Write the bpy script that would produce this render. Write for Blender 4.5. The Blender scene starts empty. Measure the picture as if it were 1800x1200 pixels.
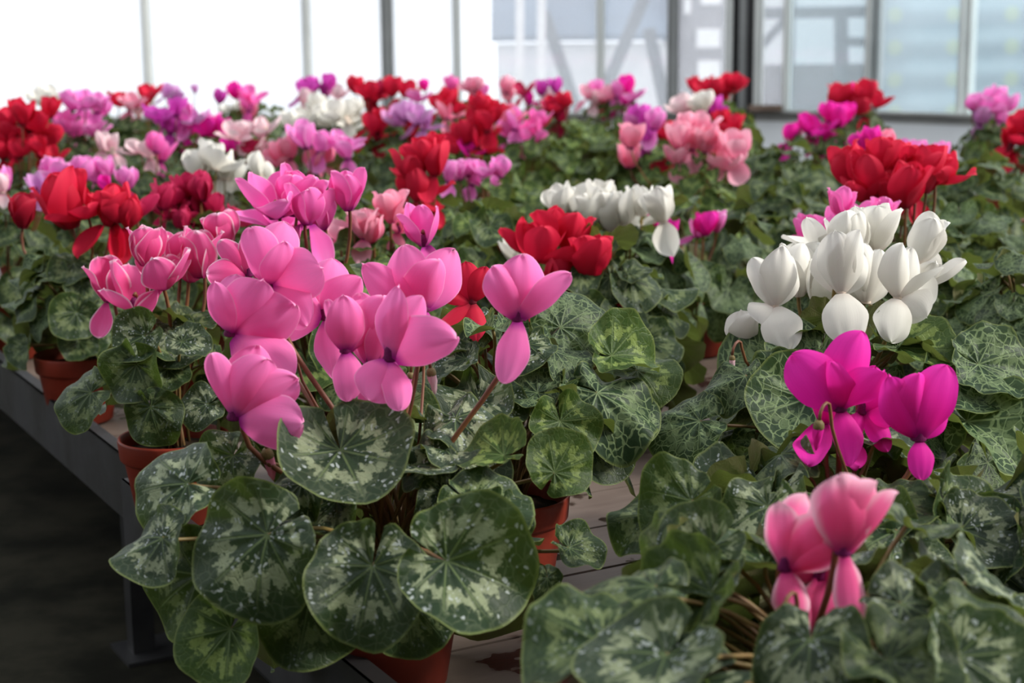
import bpy, math, random
import numpy as np
from mathutils import Vector, Matrix

S = bpy.context.scene
COL = S.collection
PI = math.pi
R_ = math.radians

# ------------------------------------------------------------------ camera
FPX = 2800.0
CAMZ = 0.92
PITCH = math.atan(530 / FPX)
ROLL = R_(0.6)
F = Vector((0, math.cos(PITCH), -math.sin(PITCH)))
_r0 = Vector((1, 0, 0)); _u0 = _r0.cross(F)
RT = (_r0 * math.cos(ROLL) - _u0 * math.sin(ROLL)).normalized()
UP = RT.cross(F).normalized()
CAM = Vector((0, 0, CAMZ))
cd = bpy.data.cameras.new('camera'); cam = bpy.data.objects.new('camera', cd); COL.objects.link(cam)
cd.sensor_width = 36.0; cd.lens = FPX / 1800 * 36; cd.clip_start = 0.02; cd.clip_end = 200
cam.matrix_world = Matrix(((RT.x, UP.x, -F.x, 0), (RT.y, UP.y, -F.y, 0), (RT.z, UP.z, -F.z, CAMZ), (0, 0, 0, 1)))
cd.dof.use_dof = True; cd.dof.focus_distance = 1.50; cd.dof.aperture_fstop = 7.6
S.camera = cam

# ------------------------------------------------------------------ light
W = bpy.data.worlds.new('overcast'); S.world = W; W.use_nodes = True
wn = W.node_tree.nodes; bg = wn['Background']
bg.inputs[0].default_value = (0.98, 0.985, 1.0, 1); bg.inputs[1].default_value = 1.9
sd = bpy.data.lights.new('sun', 'SUN'); sun = bpy.data.objects.new('sun', sd); COL.objects.link(sun)
sd.energy = 6.0; sd.angle = R_(10); sd.color = (1.0, 0.93, 0.82)
sun.rotation_euler = Vector((-0.80, 0.12, -0.62)).to_track_quat('-Z', 'Y').to_euler()
S.view_settings.view_transform = 'Standard'; S.view_settings.look = 'None'
S.view_settings.gamma = 1.0; S.view_settings.use_curve_mapping = False
S.view_settings.exposure = 0.2

# ------------------------------------------------------------------ pixel helpers (1800x1200 frame of the photograph)
def ray_y(px, py, Y):
    d = F + RT * ((px - 900) / FPX) + UP * ((600 - py) / FPX)
    return CAM + d * (Y / d.y)
def on_z(px, Y, z):
    k = (px - 900) / FPX
    n = RT - F * k                       # (P-CAM).n = 0
    dz = z - CAMZ
    return Vector((-(Y * n.y + dz * n.z) / n.x, Y, z))
def proj(o):
    d = Vector(o) - CAM; z = d.dot(F)
    return 900 + FPX * d.dot(RT) / z, 600 - FPX * d.dot(UP) / z
def inside(o, x0, y0, x1, y1):
    x, y = proj(o); return x0 < x < x1 and y0 < y < y1
def mpp(Y):                              # metres per pixel at distance Y
    return Y / FPX

# ------------------------------------------------------------------ materials
def new_mat(name):
    m = bpy.data.materials.new(name); m.use_nodes = True
    nt = m.node_tree
    for n in list(nt.nodes): nt.nodes.remove(n)
    return m, nt
class NT:
    def __init__(s, nt): s.nt = nt
    def n(s, t, **kw):
        nd = s.nt.nodes.new(t)
        for k, v in kw.items(): setattr(nd, k, v)
        return nd
    def link(s, a, b): s.nt.links.new(a, b)
    def val(s, sock, v):
        if isinstance(v, (int, float)): sock.default_value = v
        elif isinstance(v, (tuple, list)): sock.default_value = v if len(v) != 3 or sock.type != 'RGBA' else (*v, 1)
        else: s.link(v, sock)
    def m(s, op, a, b=0.0, c=None, clamp=False):
        nd = s.n('ShaderNodeMath', operation=op, use_clamp=clamp)
        s.val(nd.inputs[0], a); s.val(nd.inputs[1], b)
        if c is not None: s.val(nd.inputs[2], c)
        return nd.outputs[0]
    def mix(s, f, a, b, blend='MIX'):
        nd = s.n('ShaderNodeMix', data_type='RGBA', blend_type=blend)
        s.val(nd.inputs[0], f); s.val(nd.inputs[6], a); s.val(nd.inputs[7], b)
        return nd.outputs[2]
    def ss(s, x, lo, hi):
        nd = s.n('ShaderNodeMapRange', interpolation_type='SMOOTHSTEP')
        s.val(nd.inputs[0], x); nd.inputs[1].default_value = lo; nd.inputs[2].default_value = hi
        return nd.outputs[0]
    def noise(s, vec, scale, detail=2.0, rough=0.5):
        nd = s.n('ShaderNodeTexNoise'); s.link(vec, nd.inputs['Vector'])
        nd.inputs['Scale'].default_value = scale; nd.inputs['Detail'].default_value = detail
        nd.inputs['Roughness'].default_value = rough
        return nd.outputs['Fac']
    def out(s, sh):
        o = s.n('ShaderNodeOutputMaterial'); s.link(sh, o.inputs[0]); return o
    def bsdf(s, color, rough=0.5, spec=0.5, metal=0.0, normal=None):
        b = s.n('ShaderNodeBsdfPrincipled'); s.val(b.inputs['Base Color'], color); s.val(b.inputs['Roughness'], rough)
        s.val(b.inputs['Specular IOR Level'], spec); s.val(b.inputs['Metallic'], metal)
        if normal is not None: s.link(normal, b.inputs['Normal'])
        return b.outputs[0]
    def bump(s, h, strength=0.3, dist=0.001):
        b = s.n('ShaderNodeBump'); s.link(h, b.inputs['Height']); b.inputs['Strength'].default_value = strength
        b.inputs['Distance'].default_value = dist
        return b.outputs[0]

def noisy(name, c1, c2, scale=8.0, rough=0.6, spec=0.4, metal=0.0, bump=0.0, detail=4, rough2=None, stretch=(1, 1, 1)):
    m, nt = new_mat(name); g = NT(nt)
    tc = g.n('ShaderNodeTexCoord'); mp = g.n('ShaderNodeMapping'); g.link(tc.outputs['Object'], mp.inputs[0])
    mp.inputs['Scale'].default_value = stretch
    f = g.noise(mp.outputs[0], scale, detail, 0.6)
    ff = g.ss(f, 0.35, 0.65)
    r = rough if rough2 is None else g.m('ADD', rough, g.m('MULTIPLY', ff, rough2 - rough))
    nb = g.bump(f, bump, 0.002) if bump else None
    g.out(g.bsdf(g.mix(ff, c1, c2), r, spec, metal, nb))
    return m

def petal_mat(name, main, base, tip=None, edge=None, edge_w=0.12, trans=0.35):
    m, nt = new_mat(name); g = NT(nt)
    uv = g.n('ShaderNodeUVMap', uv_map='flat'); sep = g.n('ShaderNodeSeparateXYZ'); g.link(uv.outputs[0], sep.inputs[0])
    u, v = sep.outputs[0], sep.outputs[1]                # u -1..1 across, v 0..1 along
    oi = g.n('ShaderNodeObjectInfo')
    mp = g.n('ShaderNodeMapping'); g.link(uv.outputs[0], mp.inputs[0]); mp.inputs['Scale'].default_value = (9, 0.9, 1)
    fine = g.noise(mp.outputs[0], 2.2, 3, 0.6)
    col = g.mix(g.ss(v, 0.35, 1.0), main, tip if tip else main)
    col = g.mix(g.m('MULTIPLY', g.ss(fine, 0.45, 0.7), 0.10), col, base)
    col = g.mix(g.m('MULTIPLY', oi.outputs['Random'], 0.07), col, base)
    if edge:
        e = g.m('MAXIMUM', g.ss(g.m('ABSOLUTE', u), 1 - edge_w, 1.0), g.ss(v, 1 - edge_w * 0.6, 1.0))
        e = g.m('ADD', e, g.m('MULTIPLY', g.m('SUBTRACT', fine, 0.5), 0.5), clamp=True)
        col = g.mix(e, col, edge)
    col = g.mix(g.ss(g.m('ADD', v, g.m('MULTIPLY', fine, 0.08)), 0.24, 0.04), col, base)
    b = g.bsdf(col, 0.62, 0.22, normal=g.bump(fine, 0.25, 0.0006))
    t = g.n('ShaderNodeBsdfTranslucent'); g.link(col, t.inputs[0])
    mx = g.n('ShaderNodeMixShader'); mx.inputs[0].default_value = trans
    g.link(b, mx.inputs[1]); g.link(t.outputs[0], mx.inputs[2])
    g.out(mx.outputs[0])
    return m

PM = {
    'pink':    petal_mat('pink petal', (1.0, 0.19, 0.54), (0.48, 0.02, 0.32), (1.0, 0.25, 0.61), (1.0, 0.42, 0.70), 0.07),
    'rosepink':petal_mat('rose pink petal', (0.94, 0.14, 0.52), (0.45, 0.02, 0.32), (0.96, 0.22, 0.60), (0.98, 0.42, 0.72), 0.07),
    'edged':   petal_mat('rose petal with pale edge', (0.82, 0.08, 0.30), (0.50, 0.02, 0.18), (0.88, 0.15, 0.42), (0.90, 0.62, 0.76), 0.14),
    'magenta': petal_mat('magenta petal', (0.88, 0.018, 0.42), (0.42, 0.005, 0.20), (0.92, 0.04, 0.50)),
    'red':     petal_mat('red petal', (0.64, 0.012, 0.050), (0.30, 0.005, 0.025), (0.74, 0.025, 0.075)),
    'crimson': petal_mat('crimson petal', (0.50, 0.012, 0.075), (0.22, 0.005, 0.04), (0.58, 0.03, 0.12)),
    'maroon':  petal_mat('dark red petal', (0.42, 0.010, 0.035), (0.20, 0.004, 0.02), (0.50, 0.015, 0.05)),
    'white':   petal_mat('white petal', (0.82, 0.80, 0.74), (0.72, 0.66, 0.60), (0.86, 0.85, 0.81), trans=0.30),
    'palepink':petal_mat('pale pink petal', (0.93, 0.34, 0.50), (0.82, 0.10, 0.30), (0.94, 0.52, 0.64)),
    'salmon':  petal_mat('salmon pink petal', (0.93, 0.26, 0.42), (0.76, 0.07, 0.25), (0.95, 0.42, 0.56)),
    'orchid':  petal_mat('orchid pink petal', (0.90, 0.20, 0.62), (0.60, 0.05, 0.42), (0.93, 0.32, 0.72), (0.92, 0.66, 0.86), 0.10),
    'purple':  petal_mat('purple petal', (0.68, 0.06, 0.50), (0.36, 0.02, 0.30), (0.74, 0.11, 0.58)),
    'lavender':petal_mat('lavender petal', (0.66, 0.28, 0.62), (0.45, 0.12, 0.45), (0.74, 0.40, 0.70)),
    'blush':   petal_mat('blush white petal', (0.86, 0.58, 0.64), (0.80, 0.25, 0.42), (0.88, 0.74, 0.76)),
    'softedge':petal_mat('pink petal with soft pale edge', (0.92, 0.11, 0.34), (0.62, 0.03, 0.22), (0.94, 0.22, 0.46), (0.92, 0.52, 0.66), 0.42),
}
PNAME = {'pink': 'pink', 'rosepink': 'rose pink', 'edged': 'pale-edged rose', 'magenta': 'magenta', 'red': 'red', 'crimson': 'crimson', 'maroon': 'dark red',
         'white': 'white', 'palepink': 'pale pink', 'salmon': 'salmon pink', 'orchid': 'orchid pink', 'purple': 'purple', 'lavender': 'lavender', 'blush': 'blush white', 'softedge': 'pink soft-edged'}

def leaf_mat(name, dark, silver, web=False, spots=0.0, band_s=1.0, edge=(0.16, 0.20, 0.06)):
    m, nt = new_mat(name); g = NT(nt)
    up = g.n('ShaderNodeUVMap', uv_map='polar'); sp = g.n('ShaderNodeSeparateXYZ'); g.link(up.outputs[0], sp.inputs[0])
    rho, t = sp.outputs[0], sp.outputs[1]
    uf = g.n('ShaderNodeUVMap', uv_map='flat')
    oi = g.n('ShaderNodeObjectInfo')
    off = g.n('ShaderNodeVectorMath', operation='ADD'); g.link(uf.outputs[0], off.inputs[0])
    cmb = g.n('ShaderNodeCombineXYZ'); g.val(cmb.inputs[2], g.m('MULTIPLY', oi.outputs['Random'], 40.0)); g.link(cmb.outputs[0], off.inputs[1])
    fv = off.outputs[0]
    n1 = g.noise(fv, 2.6, 2); n2 = g.noise(fv, 9.0, 4, 0.65); n3 = g.noise(fv, 26.0, 3, 0.6)
    # palmate veins
    tt = g.m('MULTIPLY', t, 9.0)
    dv = g.m('ABSOLUTE', g.m('SUBTRACT', g.m('FRACT', tt), 0.5))
    dist = g.m('MULTIPLY', g.m('MULTIPLY', dv, rho), 0.75)
    vein = g.m('MULTIPLY', g.ss(dist, 0.022, 0.006), g.ss(rho, 1.0, 0.45))
    # jagged silver band
    saw = g.m('ABSOLUTE', g.m('SUBTRACT', g.m('FRACT', g.m('MULTIPLY', t, 23.0)), 0.5))
    d = g.m('ADD', rho, g.m('MULTIPLY', g.m('SUBTRACT', n1, 0.5), 0.50))
    d = g.m('ADD', d, g.m('MULTIPLY', g.m('SUBTRACT', n2, 0.5), 0.55))
    d = g.m('ADD', d, g.m('MULTIPLY', g.m('SUBTRACT', saw, 0.25), 0.22))
    d = g.m('ADD', d, g.m('MULTIPLY', g.m('SUBTRACT', dv, 0.25), 0.25))
    band = g.m('MULTIPLY', g.ss(d, 0.42, 0.50), g.ss(d, 0.72, 0.64))
    band = g.m('MULTIPLY', band, g.m('SUBTRACT', 1.0, g.m('MULTIPLY', g.ss(g.m('ADD', dv, g.m('MULTIPLY', n2, 0.12)), 0.19, 0.11), 0.75)))
    vd = g.n('ShaderNodeTexVoronoi', feature='DISTANCE_TO_EDGE'); vd.inputs['Scale'].default_value = 5.5
    wv = g.n('ShaderNodeVectorMath', operation='MULTIPLY_ADD'); nz = g.n('ShaderNodeTexNoise'); nz.inputs['Scale'].default_value = 4.0
    g.link(fv, nz.inputs['Vector']); g.link(nz.outputs['Color'], wv.inputs[0]); wv.inputs[1].default_value = (0.25, 0.25, 0.0); g.link(fv, wv.inputs[2])
    g.link(wv.outputs[0], vd.inputs['Vector'])
    net = g.ss(vd.outputs['Distance'], 0.10, 0.025)
    darkv = g.mix(g.m('MULTIPLY', n2, 0.6), dark, tuple(c * 0.62 for c in dark))
    if web:
        wmask = g.m('MULTIPLY', g.ss(rho, 0.16, 0.34), g.ss(rho, 1.02, 0.86))
        f = g.m('MAXIMUM', g.m('MULTIPLY', g.m('MULTIPLY', net, wmask), 0.75), g.m('MULTIPLY', band, 0.42 * band_s))
        f = g.m('MAXIMUM', f, g.m('MULTIPLY', vein, 0.75))
        col = g.mix(f, darkv, silver)
    else:
        f = g.m('MULTIPLY', band, g.m('MULTIPLY', g.m('ADD', 0.62, g.m('MULTIPLY', n3, 0.5)), band_s), clamp=True)
        col = g.mix(f, darkv, silver)
        col = g.mix(g.m('MULTIPLY', g.m('MULTIPLY', net, g.ss(rho, 0.3, 0.6)), 0.12), col, silver)
        col = g.mix(g.m('MULTIPLY', vein, 0.75), col, tuple(0.5 * a + 0.5 * b for a, b in zip(dark, (0.20, 0.27, 0.10))))
    if spots:
        vs = g.n('ShaderNodeTexVoronoi'); vs.inputs['Scale'].default_value = 10.0; vs.inputs['Randomness'].default_value = 1.0
        g.link(wv.outputs[0], vs.inputs['Vector'])
        sm = g.m('MULTIPLY', g.ss(vs.outputs['Distance'], 0.34, 0.26), g.ss(g.noise(fv, 3.0, 2), 0.50, 0.60))
        col = g.mix(g.m('MULTIPLY', sm, spots), col, (0.42, 0.47, 0.46))
    col = g.mix(g.m('MULTIPLY', g.ss(rho, 0.955, 1.0), 0.75), col, edge)
    hue = g.n('ShaderNodeHueSaturation'); g.link(col, hue.inputs['Color'])
    g.val(hue.inputs['Value'], g.m('ADD', 0.78, g.m('MULTIPLY', oi.outputs['Random'], 0.5)))
    top = hue.outputs[0]
    under = g.mix(n1, (0.150, 0.165, 0.060), (0.125, 0.095, 0.062))
    under = g.mix(g.m('MULTIPLY', vein, 0.6), under, (0.22, 0.22, 0.10))
    geo = g.n('ShaderNodeNewGeometry')
    colr = g.mix(geo.outputs['Backfacing'], top, under)
    h = g.m('ADD', g.m('MULTIPLY', vein, -1.0), g.m('ADD', g.m('MULTIPLY', n2, 0.9), g.m('MULTIPLY', net, -0.35)))
    b = g.bsdf(colr, g.m('ADD', 0.40, g.m('MULTIPLY', n2, 0.2)), 0.26, normal=g.bump(h, 0.35, 0.0022))
    tr = g.n('ShaderNodeBsdfTranslucent'); g.link(g.mix(0.55, colr, (0.20, 0.32, 0.03)), tr.inputs[0])
    mx = g.n('ShaderNodeMixShader'); mx.inputs[0].default_value = 0.22
    g.link(b, mx.inputs[1]); g.link(tr.outputs[0], mx.inputs[2]); g.out(mx.outputs[0])
    return m

LM = {
    'blotch': leaf_mat('leaf with jagged grey band', (0.018, 0.038, 0.017), (0.25, 0.29, 0.175), spots=0.75),
    'plain':  leaf_mat('dark leaf with faint band', (0.019, 0.041, 0.014), (0.17, 0.215, 0.09), band_s=0.75, spots=0.25),
    'web':    leaf_mat('leaf with pale vein web', (0.020, 0.045, 0.019), (0.20, 0.275, 0.125), web=True),
    'fresh':  leaf_mat('green leaf with pale band', (0.032, 0.066, 0.012), (0.21, 0.28, 0.075), band_s=0.8),
}
M_pot = noisy('terracotta plastic', (0.235, 0.030, 0.015), (0.19, 0.024, 0.012), 14, 0.5, 0.25)
M_potspk = noisy('lighter terracotta plastic', (0.30, 0.042, 0.022), (0.24, 0.033, 0.018), 60, 0.5, 0.25)  # lighter variant of the pot colour
M_soil = noisy('potting soil', (0.030, 0.019, 0.012), (0.010, 0.007, 0.005), 60, 0.95, 0.1, bump=1.0)
M_stalk = noisy('flower stalk', (0.20, 0.085, 0.030), (0.15, 0.055, 0.030), 30, 0.5, 0.4, stretch=(1, 1, .2))
M_stalkg = noisy('olive flower stalk', (0.24, 0.17, 0.045), (0.16, 0.10, 0.03), 30, 0.5, 0.4, stretch=(1, 1, .2))
M_pet = noisy('leaf stalk', (0.20, 0.15, 0.045), (0.17, 0.085, 0.04), 25, 0.5, 0.4)
M_throat = noisy('dark flower eye', (0.16, 0.006, 0.085), (0.09, 0.004, 0.05), 40, 0.6, 0.2)
M_throatw = noisy('pale flower eye', (0.70, 0.60, 0.50), (0.60, 0.48, 0.40), 40, 0.6, 0.2)
M_throatr = noisy('dark red flower eye', (0.13, 0.008, 0.02), (0.08, 0.004, 0.012), 40, 0.6, 0.2)
M_cal = noisy('calyx', (0.17, 0.15, 0.05), (0.12, 0.07, 0.03), 40, 0.6, 0.3)
M_steel = noisy('galvanised steel', (0.10, 0.10, 0.105), (0.075, 0.075, 0.08), 5, 0.38, 0.5, 0.85, rough2=0.55)
M_legsteel = noisy('grey steel leg', (0.055, 0.055, 0.057), (0.035, 0.035, 0.037), 8, 0.5, 0.4, 0.6)

# wet bench boards
def board_mat():
    m, nt = new_mat('wet grey boards'); g = NT(nt)
    tc = g.n('ShaderNodeTexCoord'); mp = g.n('ShaderNodeMapping'); g.link(tc.outputs['Object'], mp.inputs[0]); mp.inputs['Scale'].default_value = (1.2, 9, 9)
    gr = g.noise(mp.outputs[0], 6.0, 6, 0.65)
    pt = g.noise(tc.outputs['Object'], 5.0, 3)
    wt = g.noise(tc.outputs['Object'], 9.0, 4, 0.6)
    wet = g.ss(wt, 0.56, 0.60)
    c = g.mix(g.ss(gr, 0.3, 0.7), (0.075, 0.050, 0.040), (0.115, 0.085, 0.070))
    c = g.mix(g.ss(pt, 0.35, 0.7), c, (0.15, 0.115, 0.095))
    c = g.mix(wet, c, (0.035, 0.022, 0.018))
    g.out(g.bsdf(c, g.m('SUBTRACT', 0.55, g.m('MULTIPLY', wet, 0.47)), 0.5, normal=g.bump(gr, 0.4, 0.002)))
    return m
M_board = board_mat()
M_floor = noisy('dark mottled concrete', (0.030, 0.028, 0.019), (0.009, 0.009, 0.006), 6, 0.95, 0.08, bump=0.5, detail=7)  # very dark, mottled floor colour
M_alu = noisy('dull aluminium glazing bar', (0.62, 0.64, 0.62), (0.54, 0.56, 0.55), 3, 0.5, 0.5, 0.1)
M_aludark = noisy('dark grey steel post', (0.27, 0.28, 0.28), (0.22, 0.23, 0.23), 3, 0.5, 0.4, 0.3)  # darker grey for the posts
M_sill = noisy('weathered grey sill', (0.40, 0.40, 0.38), (0.31, 0.31, 0.30), 3, 0.6, 0.3, 0.1)
M_black = noisy('black rubber seal', (0.022, 0.022, 0.024), (0.015, 0.015, 0.016), 3, 0.6, 0.3)
M_whitewall = noisy('white painted wall', (0.82, 0.85, 0.88), (0.76, 0.79, 0.82), 3, 0.7, 0.3)
M_wood = noisy('weathered wood block', (0.20, 0.14, 0.11), (0.13, 0.09, 0.07), 12, 0.8, 0.2)

def pane_mat(name, film, tint=(0.95, 0.97, 1.0)):
    m, nt = new_mat(name); g = NT(nt)
    tp = g.n('ShaderNodeBsdfTransparent'); g.val(tp.inputs[0], (*tint, 1))
    tl = g.n('ShaderNodeBsdfTranslucent'); g.val(tl.inputs[0], (0.9, 0.93, 0.96, 1))
    df = g.n('ShaderNodeBsdfDiffuse'); g.val(df.inputs[0], (0.8, 0.83, 0.86, 1))
    gl = g.n('ShaderNodeBsdfGlossy'); gl.inputs['Roughness'].default_value = 0.05
    tc = g.n('ShaderNodeTexCoord'); f = g.noise(tc.outputs['Object'], 2.0, 4)
    a = g.n('ShaderNodeMixShader'); a.inputs[0].default_value = 0.3; g.link(tl.outputs[0], a.inputs[1]); g.link(df.outputs[0], a.inputs[2])
    b = g.n('ShaderNodeMixShader'); g.val(b.inputs[0], g.m('MULTIPLY', g.m('ADD', 0.7, g.m('MULTIPLY', f, 0.6)), film, clamp=True)); g.link(tp.outputs[0], b.inputs[1]); g.link(a.outputs[0], b.inputs[2])
    c = g.n('ShaderNodeMixShader'); c.inputs[0].default_value = 0.05; g.link(b.outputs[0], c.inputs[1]); g.link(gl.outputs[0], c.inputs[2])
    g.out(c.outputs[0]); return m
M_film = pane_mat('whitewashed glass', 0.55)
M_glass = pane_mat('dusty glass', 0.20)
M_glassb = pane_mat('bluish dusty glass', 0.18, (0.84, 0.92, 0.96))

# ------------------------------------------------------------------ mesh helpers
def mesh(name, verts, faces, mats, flat=None, polar=None, smooth=True, mi=None):
    me = bpy.data.meshes.new(name)
    me.from_pydata([tuple(v) for v in verts], [], [tuple(f) for f in faces])
    nl = len(me.loops); idx = np.empty(nl, np.int32); me.loops.foreach_get('vertex_index', idx)
    for nm, uv in (('polar', polar), ('flat', flat)):
        if uv is None: continue
        l = me.uv_layers.new(name=nm); a = np.asarray(uv, np.float32)[idx]
        l.data.foreach_set('uv', a.ravel())
    for m in mats: me.materials.append(m)
    if mi is not None: me.polygons.foreach_set('material_index', np.asarray(mi, np.int32))
    if smooth: me.polygons.foreach_set('use_smooth', np.ones(len(me.polygons), bool))
    me.update(); return me

MAT = {}                                   # world matrices as built
def obj(name, me, M=None, parent=None, mat=None):
    o = bpy.data.objects.new(name, me); COL.objects.link(o)
    M = M or Matrix.Identity(4); o.matrix_basis = M; MAT[o.name] = M
    if parent is not None:
        o.parent = parent; o.matrix_parent_inverse = MAT[parent.name].inverted()
    if mat is not None:
        o.material_slots[0].link = 'OBJECT'; o.material_slots[0].material = mat
    return o
def empty(name, loc):
    o = bpy.data.objects.new(name, None); COL.objects.link(o); M = Matrix.Translation(loc)
    o.matrix_basis = M; MAT[o.name] = M; o.empty_display_size = 0.05
    return o
def tag(o, label=None, cat=None, group=None, kind=None):
    for k, v in (('label', label), ('category', cat), ('group', group), ('kind', kind)):
        if v: o[k] = v
    return o
def grid_faces(nu, nv, closed=False, base=0):
    f = []
    for j in range(nv - 1):
        for i in range(nu if closed else nu - 1):
            a = j * nu + i; b = j * nu + (i + 1) % nu
            f.append((base + a, base + b, base + b + nu, base + a + nu))
    return f
def tube(pts, rad, n=8, cap=True):
    pts = [Vector(p) for p in pts]; V = []; m = len(pts)
    ref = Vector((0.31, 0.2, 0.93)).normalized(); prev = None
    for i, p in enumerate(pts):
        d = (pts[min(i + 1, m - 1)] - pts[max(i - 1, 0)]).normalized()
        if prev is None:
            a = d.cross(ref)
            if a.length < 0.05: a = d.cross(Vector((1, 0, 0)))
        else: a = prev - d * prev.dot(d)
        a.normalize(); prev = a; b = d.cross(a)
        r = rad[i] if isinstance(rad, (list, tuple)) else rad
        V += [p + (a * math.cos(2 * PI * k / n) + b * math.sin(2 * PI * k / n)) * r for k in range(n)]
    Fc = grid_faces(n, m, True)
    if cap: Fc += [tuple(range(n))[::-1], tuple((m - 1) * n + k for k in range(n))]
    return V, Fc
def lathe(prof, n=40):
    V = []
    for r, z in prof: V += [Vector((r * math.cos(2 * PI * k / n), r * math.sin(2 * PI * k / n), z)) for k in range(n)]
    return V, grid_faces(n, len(prof), True)
def bez(p0, p1, p2, p3, n):
    out = []
    for i in range(n + 1):
        t = i / n; s = 1 - t
        out.append(p0 * s ** 3 + p1 * (3 * s * s * t) + p2 * (3 * s * t * t) + p3 * t ** 3)
    return out
def box(c, h, ax=None):
    ax = ax or (Vector((1, 0, 0)), Vector((0, 1, 0)), Vector((0, 0, 1)))
    V = [Vector(c) + ax[0] * (h[0] * i) + ax[1] * (h[1] * j) + ax[2] * (h[2] * k) for i in (-1, 1) for j in (-1, 1) for k in (-1, 1)]
    return V, [(0, 1, 3, 2), (4, 6, 7, 5), (0, 4, 5, 1), (2, 3, 7, 6), (0, 2, 6, 4), (1, 5, 7, 3)]
def join(parts):
    V, Fc = [], []
    for v, f in parts:
        b = len(V); V += list(v); Fc += [tuple(i + b for i in q) for q in f]
    return V, Fc
def frame(x, y, z, o):
    return Matrix(((x.x, y.x, z.x, o.x), (x.y, y.y, z.y, o.y), (x.z, y.z, z.z, o.z), (0, 0, 0, 1)))
def bar(p, q, w, d, name, mat, parent=None, side=None):
    """square bar from p to q, w wide and d deep"""
    p, q = Vector(p), Vector(q); z = (q - p); L = z.length; z.normalize()
    s = Vector(side) if side is not None else Vector((1, 0, 0))
    x = (s - z * s.dot(z)).normalized(); y = z.cross(x)
    V, Fc = box((p + q) / 2, (w / 2, d / 2, L / 2), (x, y, z))
    return obj(name, mesh(name, V, Fc, [mat], smooth=False), parent=parent)

# ------------------------------------------------------------------ petals: +Y along, +Z outer face, unit length
def petal_geo(rng, nu, nv, wid=0.74):
    bow = rng.uniform(0.06, 0.16); cup = rng.uniform(0.14, 0.42); tw = rng.uniform(-0.55, 0.55)
    back = rng.uniform(-0.10, 0.14); ruf = rng.uniform(0.012, 0.055); ph = rng.uniform(0, 6); asym = rng.uniform(-0.07, 0.07)
    pk = rng.uniform(0.46, 0.58); pw = rng.uniform(1.7, 2.4); pt_ = rng.choice((0.0, 0.0, 0.0, 0.03, -0.04))
    V, UV = [], []
    for j in range(nv):
        v = j / (nv - 1)
        vv = 1 - (1 - v) ** 1.6                       # denser rows near the rounded tip
        if vv < pk: w = 0.30 + 0.70 * math.sin(0.5 * PI * vv / pk) ** 0.95
        else: w = max(0.0, 1 - ((vv - pk) / (1 - pk)) ** pw) ** 0.54
        w = max(w, 0.045) * wid / 2
        for i in range(nu):
            u = -1 + 2 * i / (nu - 1)
            x = u * w + asym * math.sin(PI * vv)
            y = vv - 0.035 * (abs(u) ** 2) * (vv > pk) * (1 - w / (wid / 2)) * 0
            z = bow * math.sin(PI * vv * 0.9) + back * vv * vv - cup * (u * u) * w * 1.6
            z += 0.012 * math.sin(9.0 * u + ph) * vv + 0.03 * vv ** 3 * math.sin(4.0 * u + 2 * ph)
            x *= 1 + 0.025 * math.sin(13 * vv + 3 * ph + (2 if u > 0 else 0)) * abs(u)
            y += pt_ * max(0.0, 1 - abs(u) * 1.6) * vv ** 4
            z += ruf * math.sin(5.5 * vv + ph) * u * abs(u) + ruf * 0.6 * math.sin(9 * vv + 2 * ph) * abs(u) ** 3
            a = tw * vv * vv
            x, z = x * math.cos(a) - z * math.sin(a), x * math.sin(a) + z * math.cos(a)
            V.append((x, y, z)); UV.append((u, vv))
    return V, grid_faces(nu, nv), UV
_rng = random.Random(7)
PETALS = []
for k in range(14):
    V, Fc, UV = petal_geo(_rng, 13, 17); PETALS.append(mesh('petal', V, Fc, [PM['pink']], flat=UV))

def throat_geo(n=20):
    prof = [(0.0, 0.30), (0.05, 0.30), (0.085, 0.18), (0.095, 0.06), (0.125, 0.0), (0.16, 0.005), (0.165, 0.03), (0.13, 0.10), (0.12, 0.24), (0.06, 0.36), (0.0, 0.37)]
    return lathe([(max(r, 1e-4), z) for r, z in prof], n)
tV, tF = throat_geo()
THROAT = mesh('flower', [v for v in tV], tF, [M_throat])
def throat_mat(kind):
    return M_throatw if kind in ('white', 'blush') else M_throatr if kind in ('red', 'crimson', 'maroon') else M_throat

def petal_dirs(rng, style):
    """list of (azimuth, polar angle, length, width) for five reflexed petals"""
    a0 = rng.uniform(0, 360); out = []
    for k in range(5):
        az = a0 + 72 * k + rng.uniform(-14, 14); th = rng.uniform(4, 26); L = rng.uniform(0.9, 1.08)
        if style == 'open': th = rng.uniform(25, 75)
        out.append([az, th, L, rng.uniform(0.9, 1.1)])
    if style == 'drop':
        out[0][0] = rng.uniform(235, 305); out[0][1] = rng.uniform(145, 172); out[0][2] *= 0.9
        if rng.random() < 0.4: out[1][1] = rng.uniform(60, 110)
    if style == 'droop2':
        out[0][0] = rng.uniform(200, 250); out[0][1] = rng.uniform(130, 165); out[1][0] = rng.uniform(290, 340); out[1][1] = rng.uniform(130, 165)
    if style == 'open' and rng.random() < 0.5: out[0][1] = rng.uniform(110, 160)
    return out
def petal_matrix(az, th, up, off=0.10, e1=None, L=1.0, w=1.0, yaw=0.0):
    """unit flower frame: petal from its ring point"""
    a, t = R_(az), R_(th)
    rad = Vector((math.cos(a), math.sin(a), 0))
    y = Vector((0, 0, 1)) * math.cos(t) + rad * math.sin(t)
    z = rad * math.cos(t) - Vector((0, 0, 1)) * math.sin(t)
    x = y.cross(z)
    if yaw:
        q = Matrix.Rotation(R_(yaw), 3, y); x, z = q @ x, q @ z
    return frame(x * w, y * L, z * min(L, w), rad * off)

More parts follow.
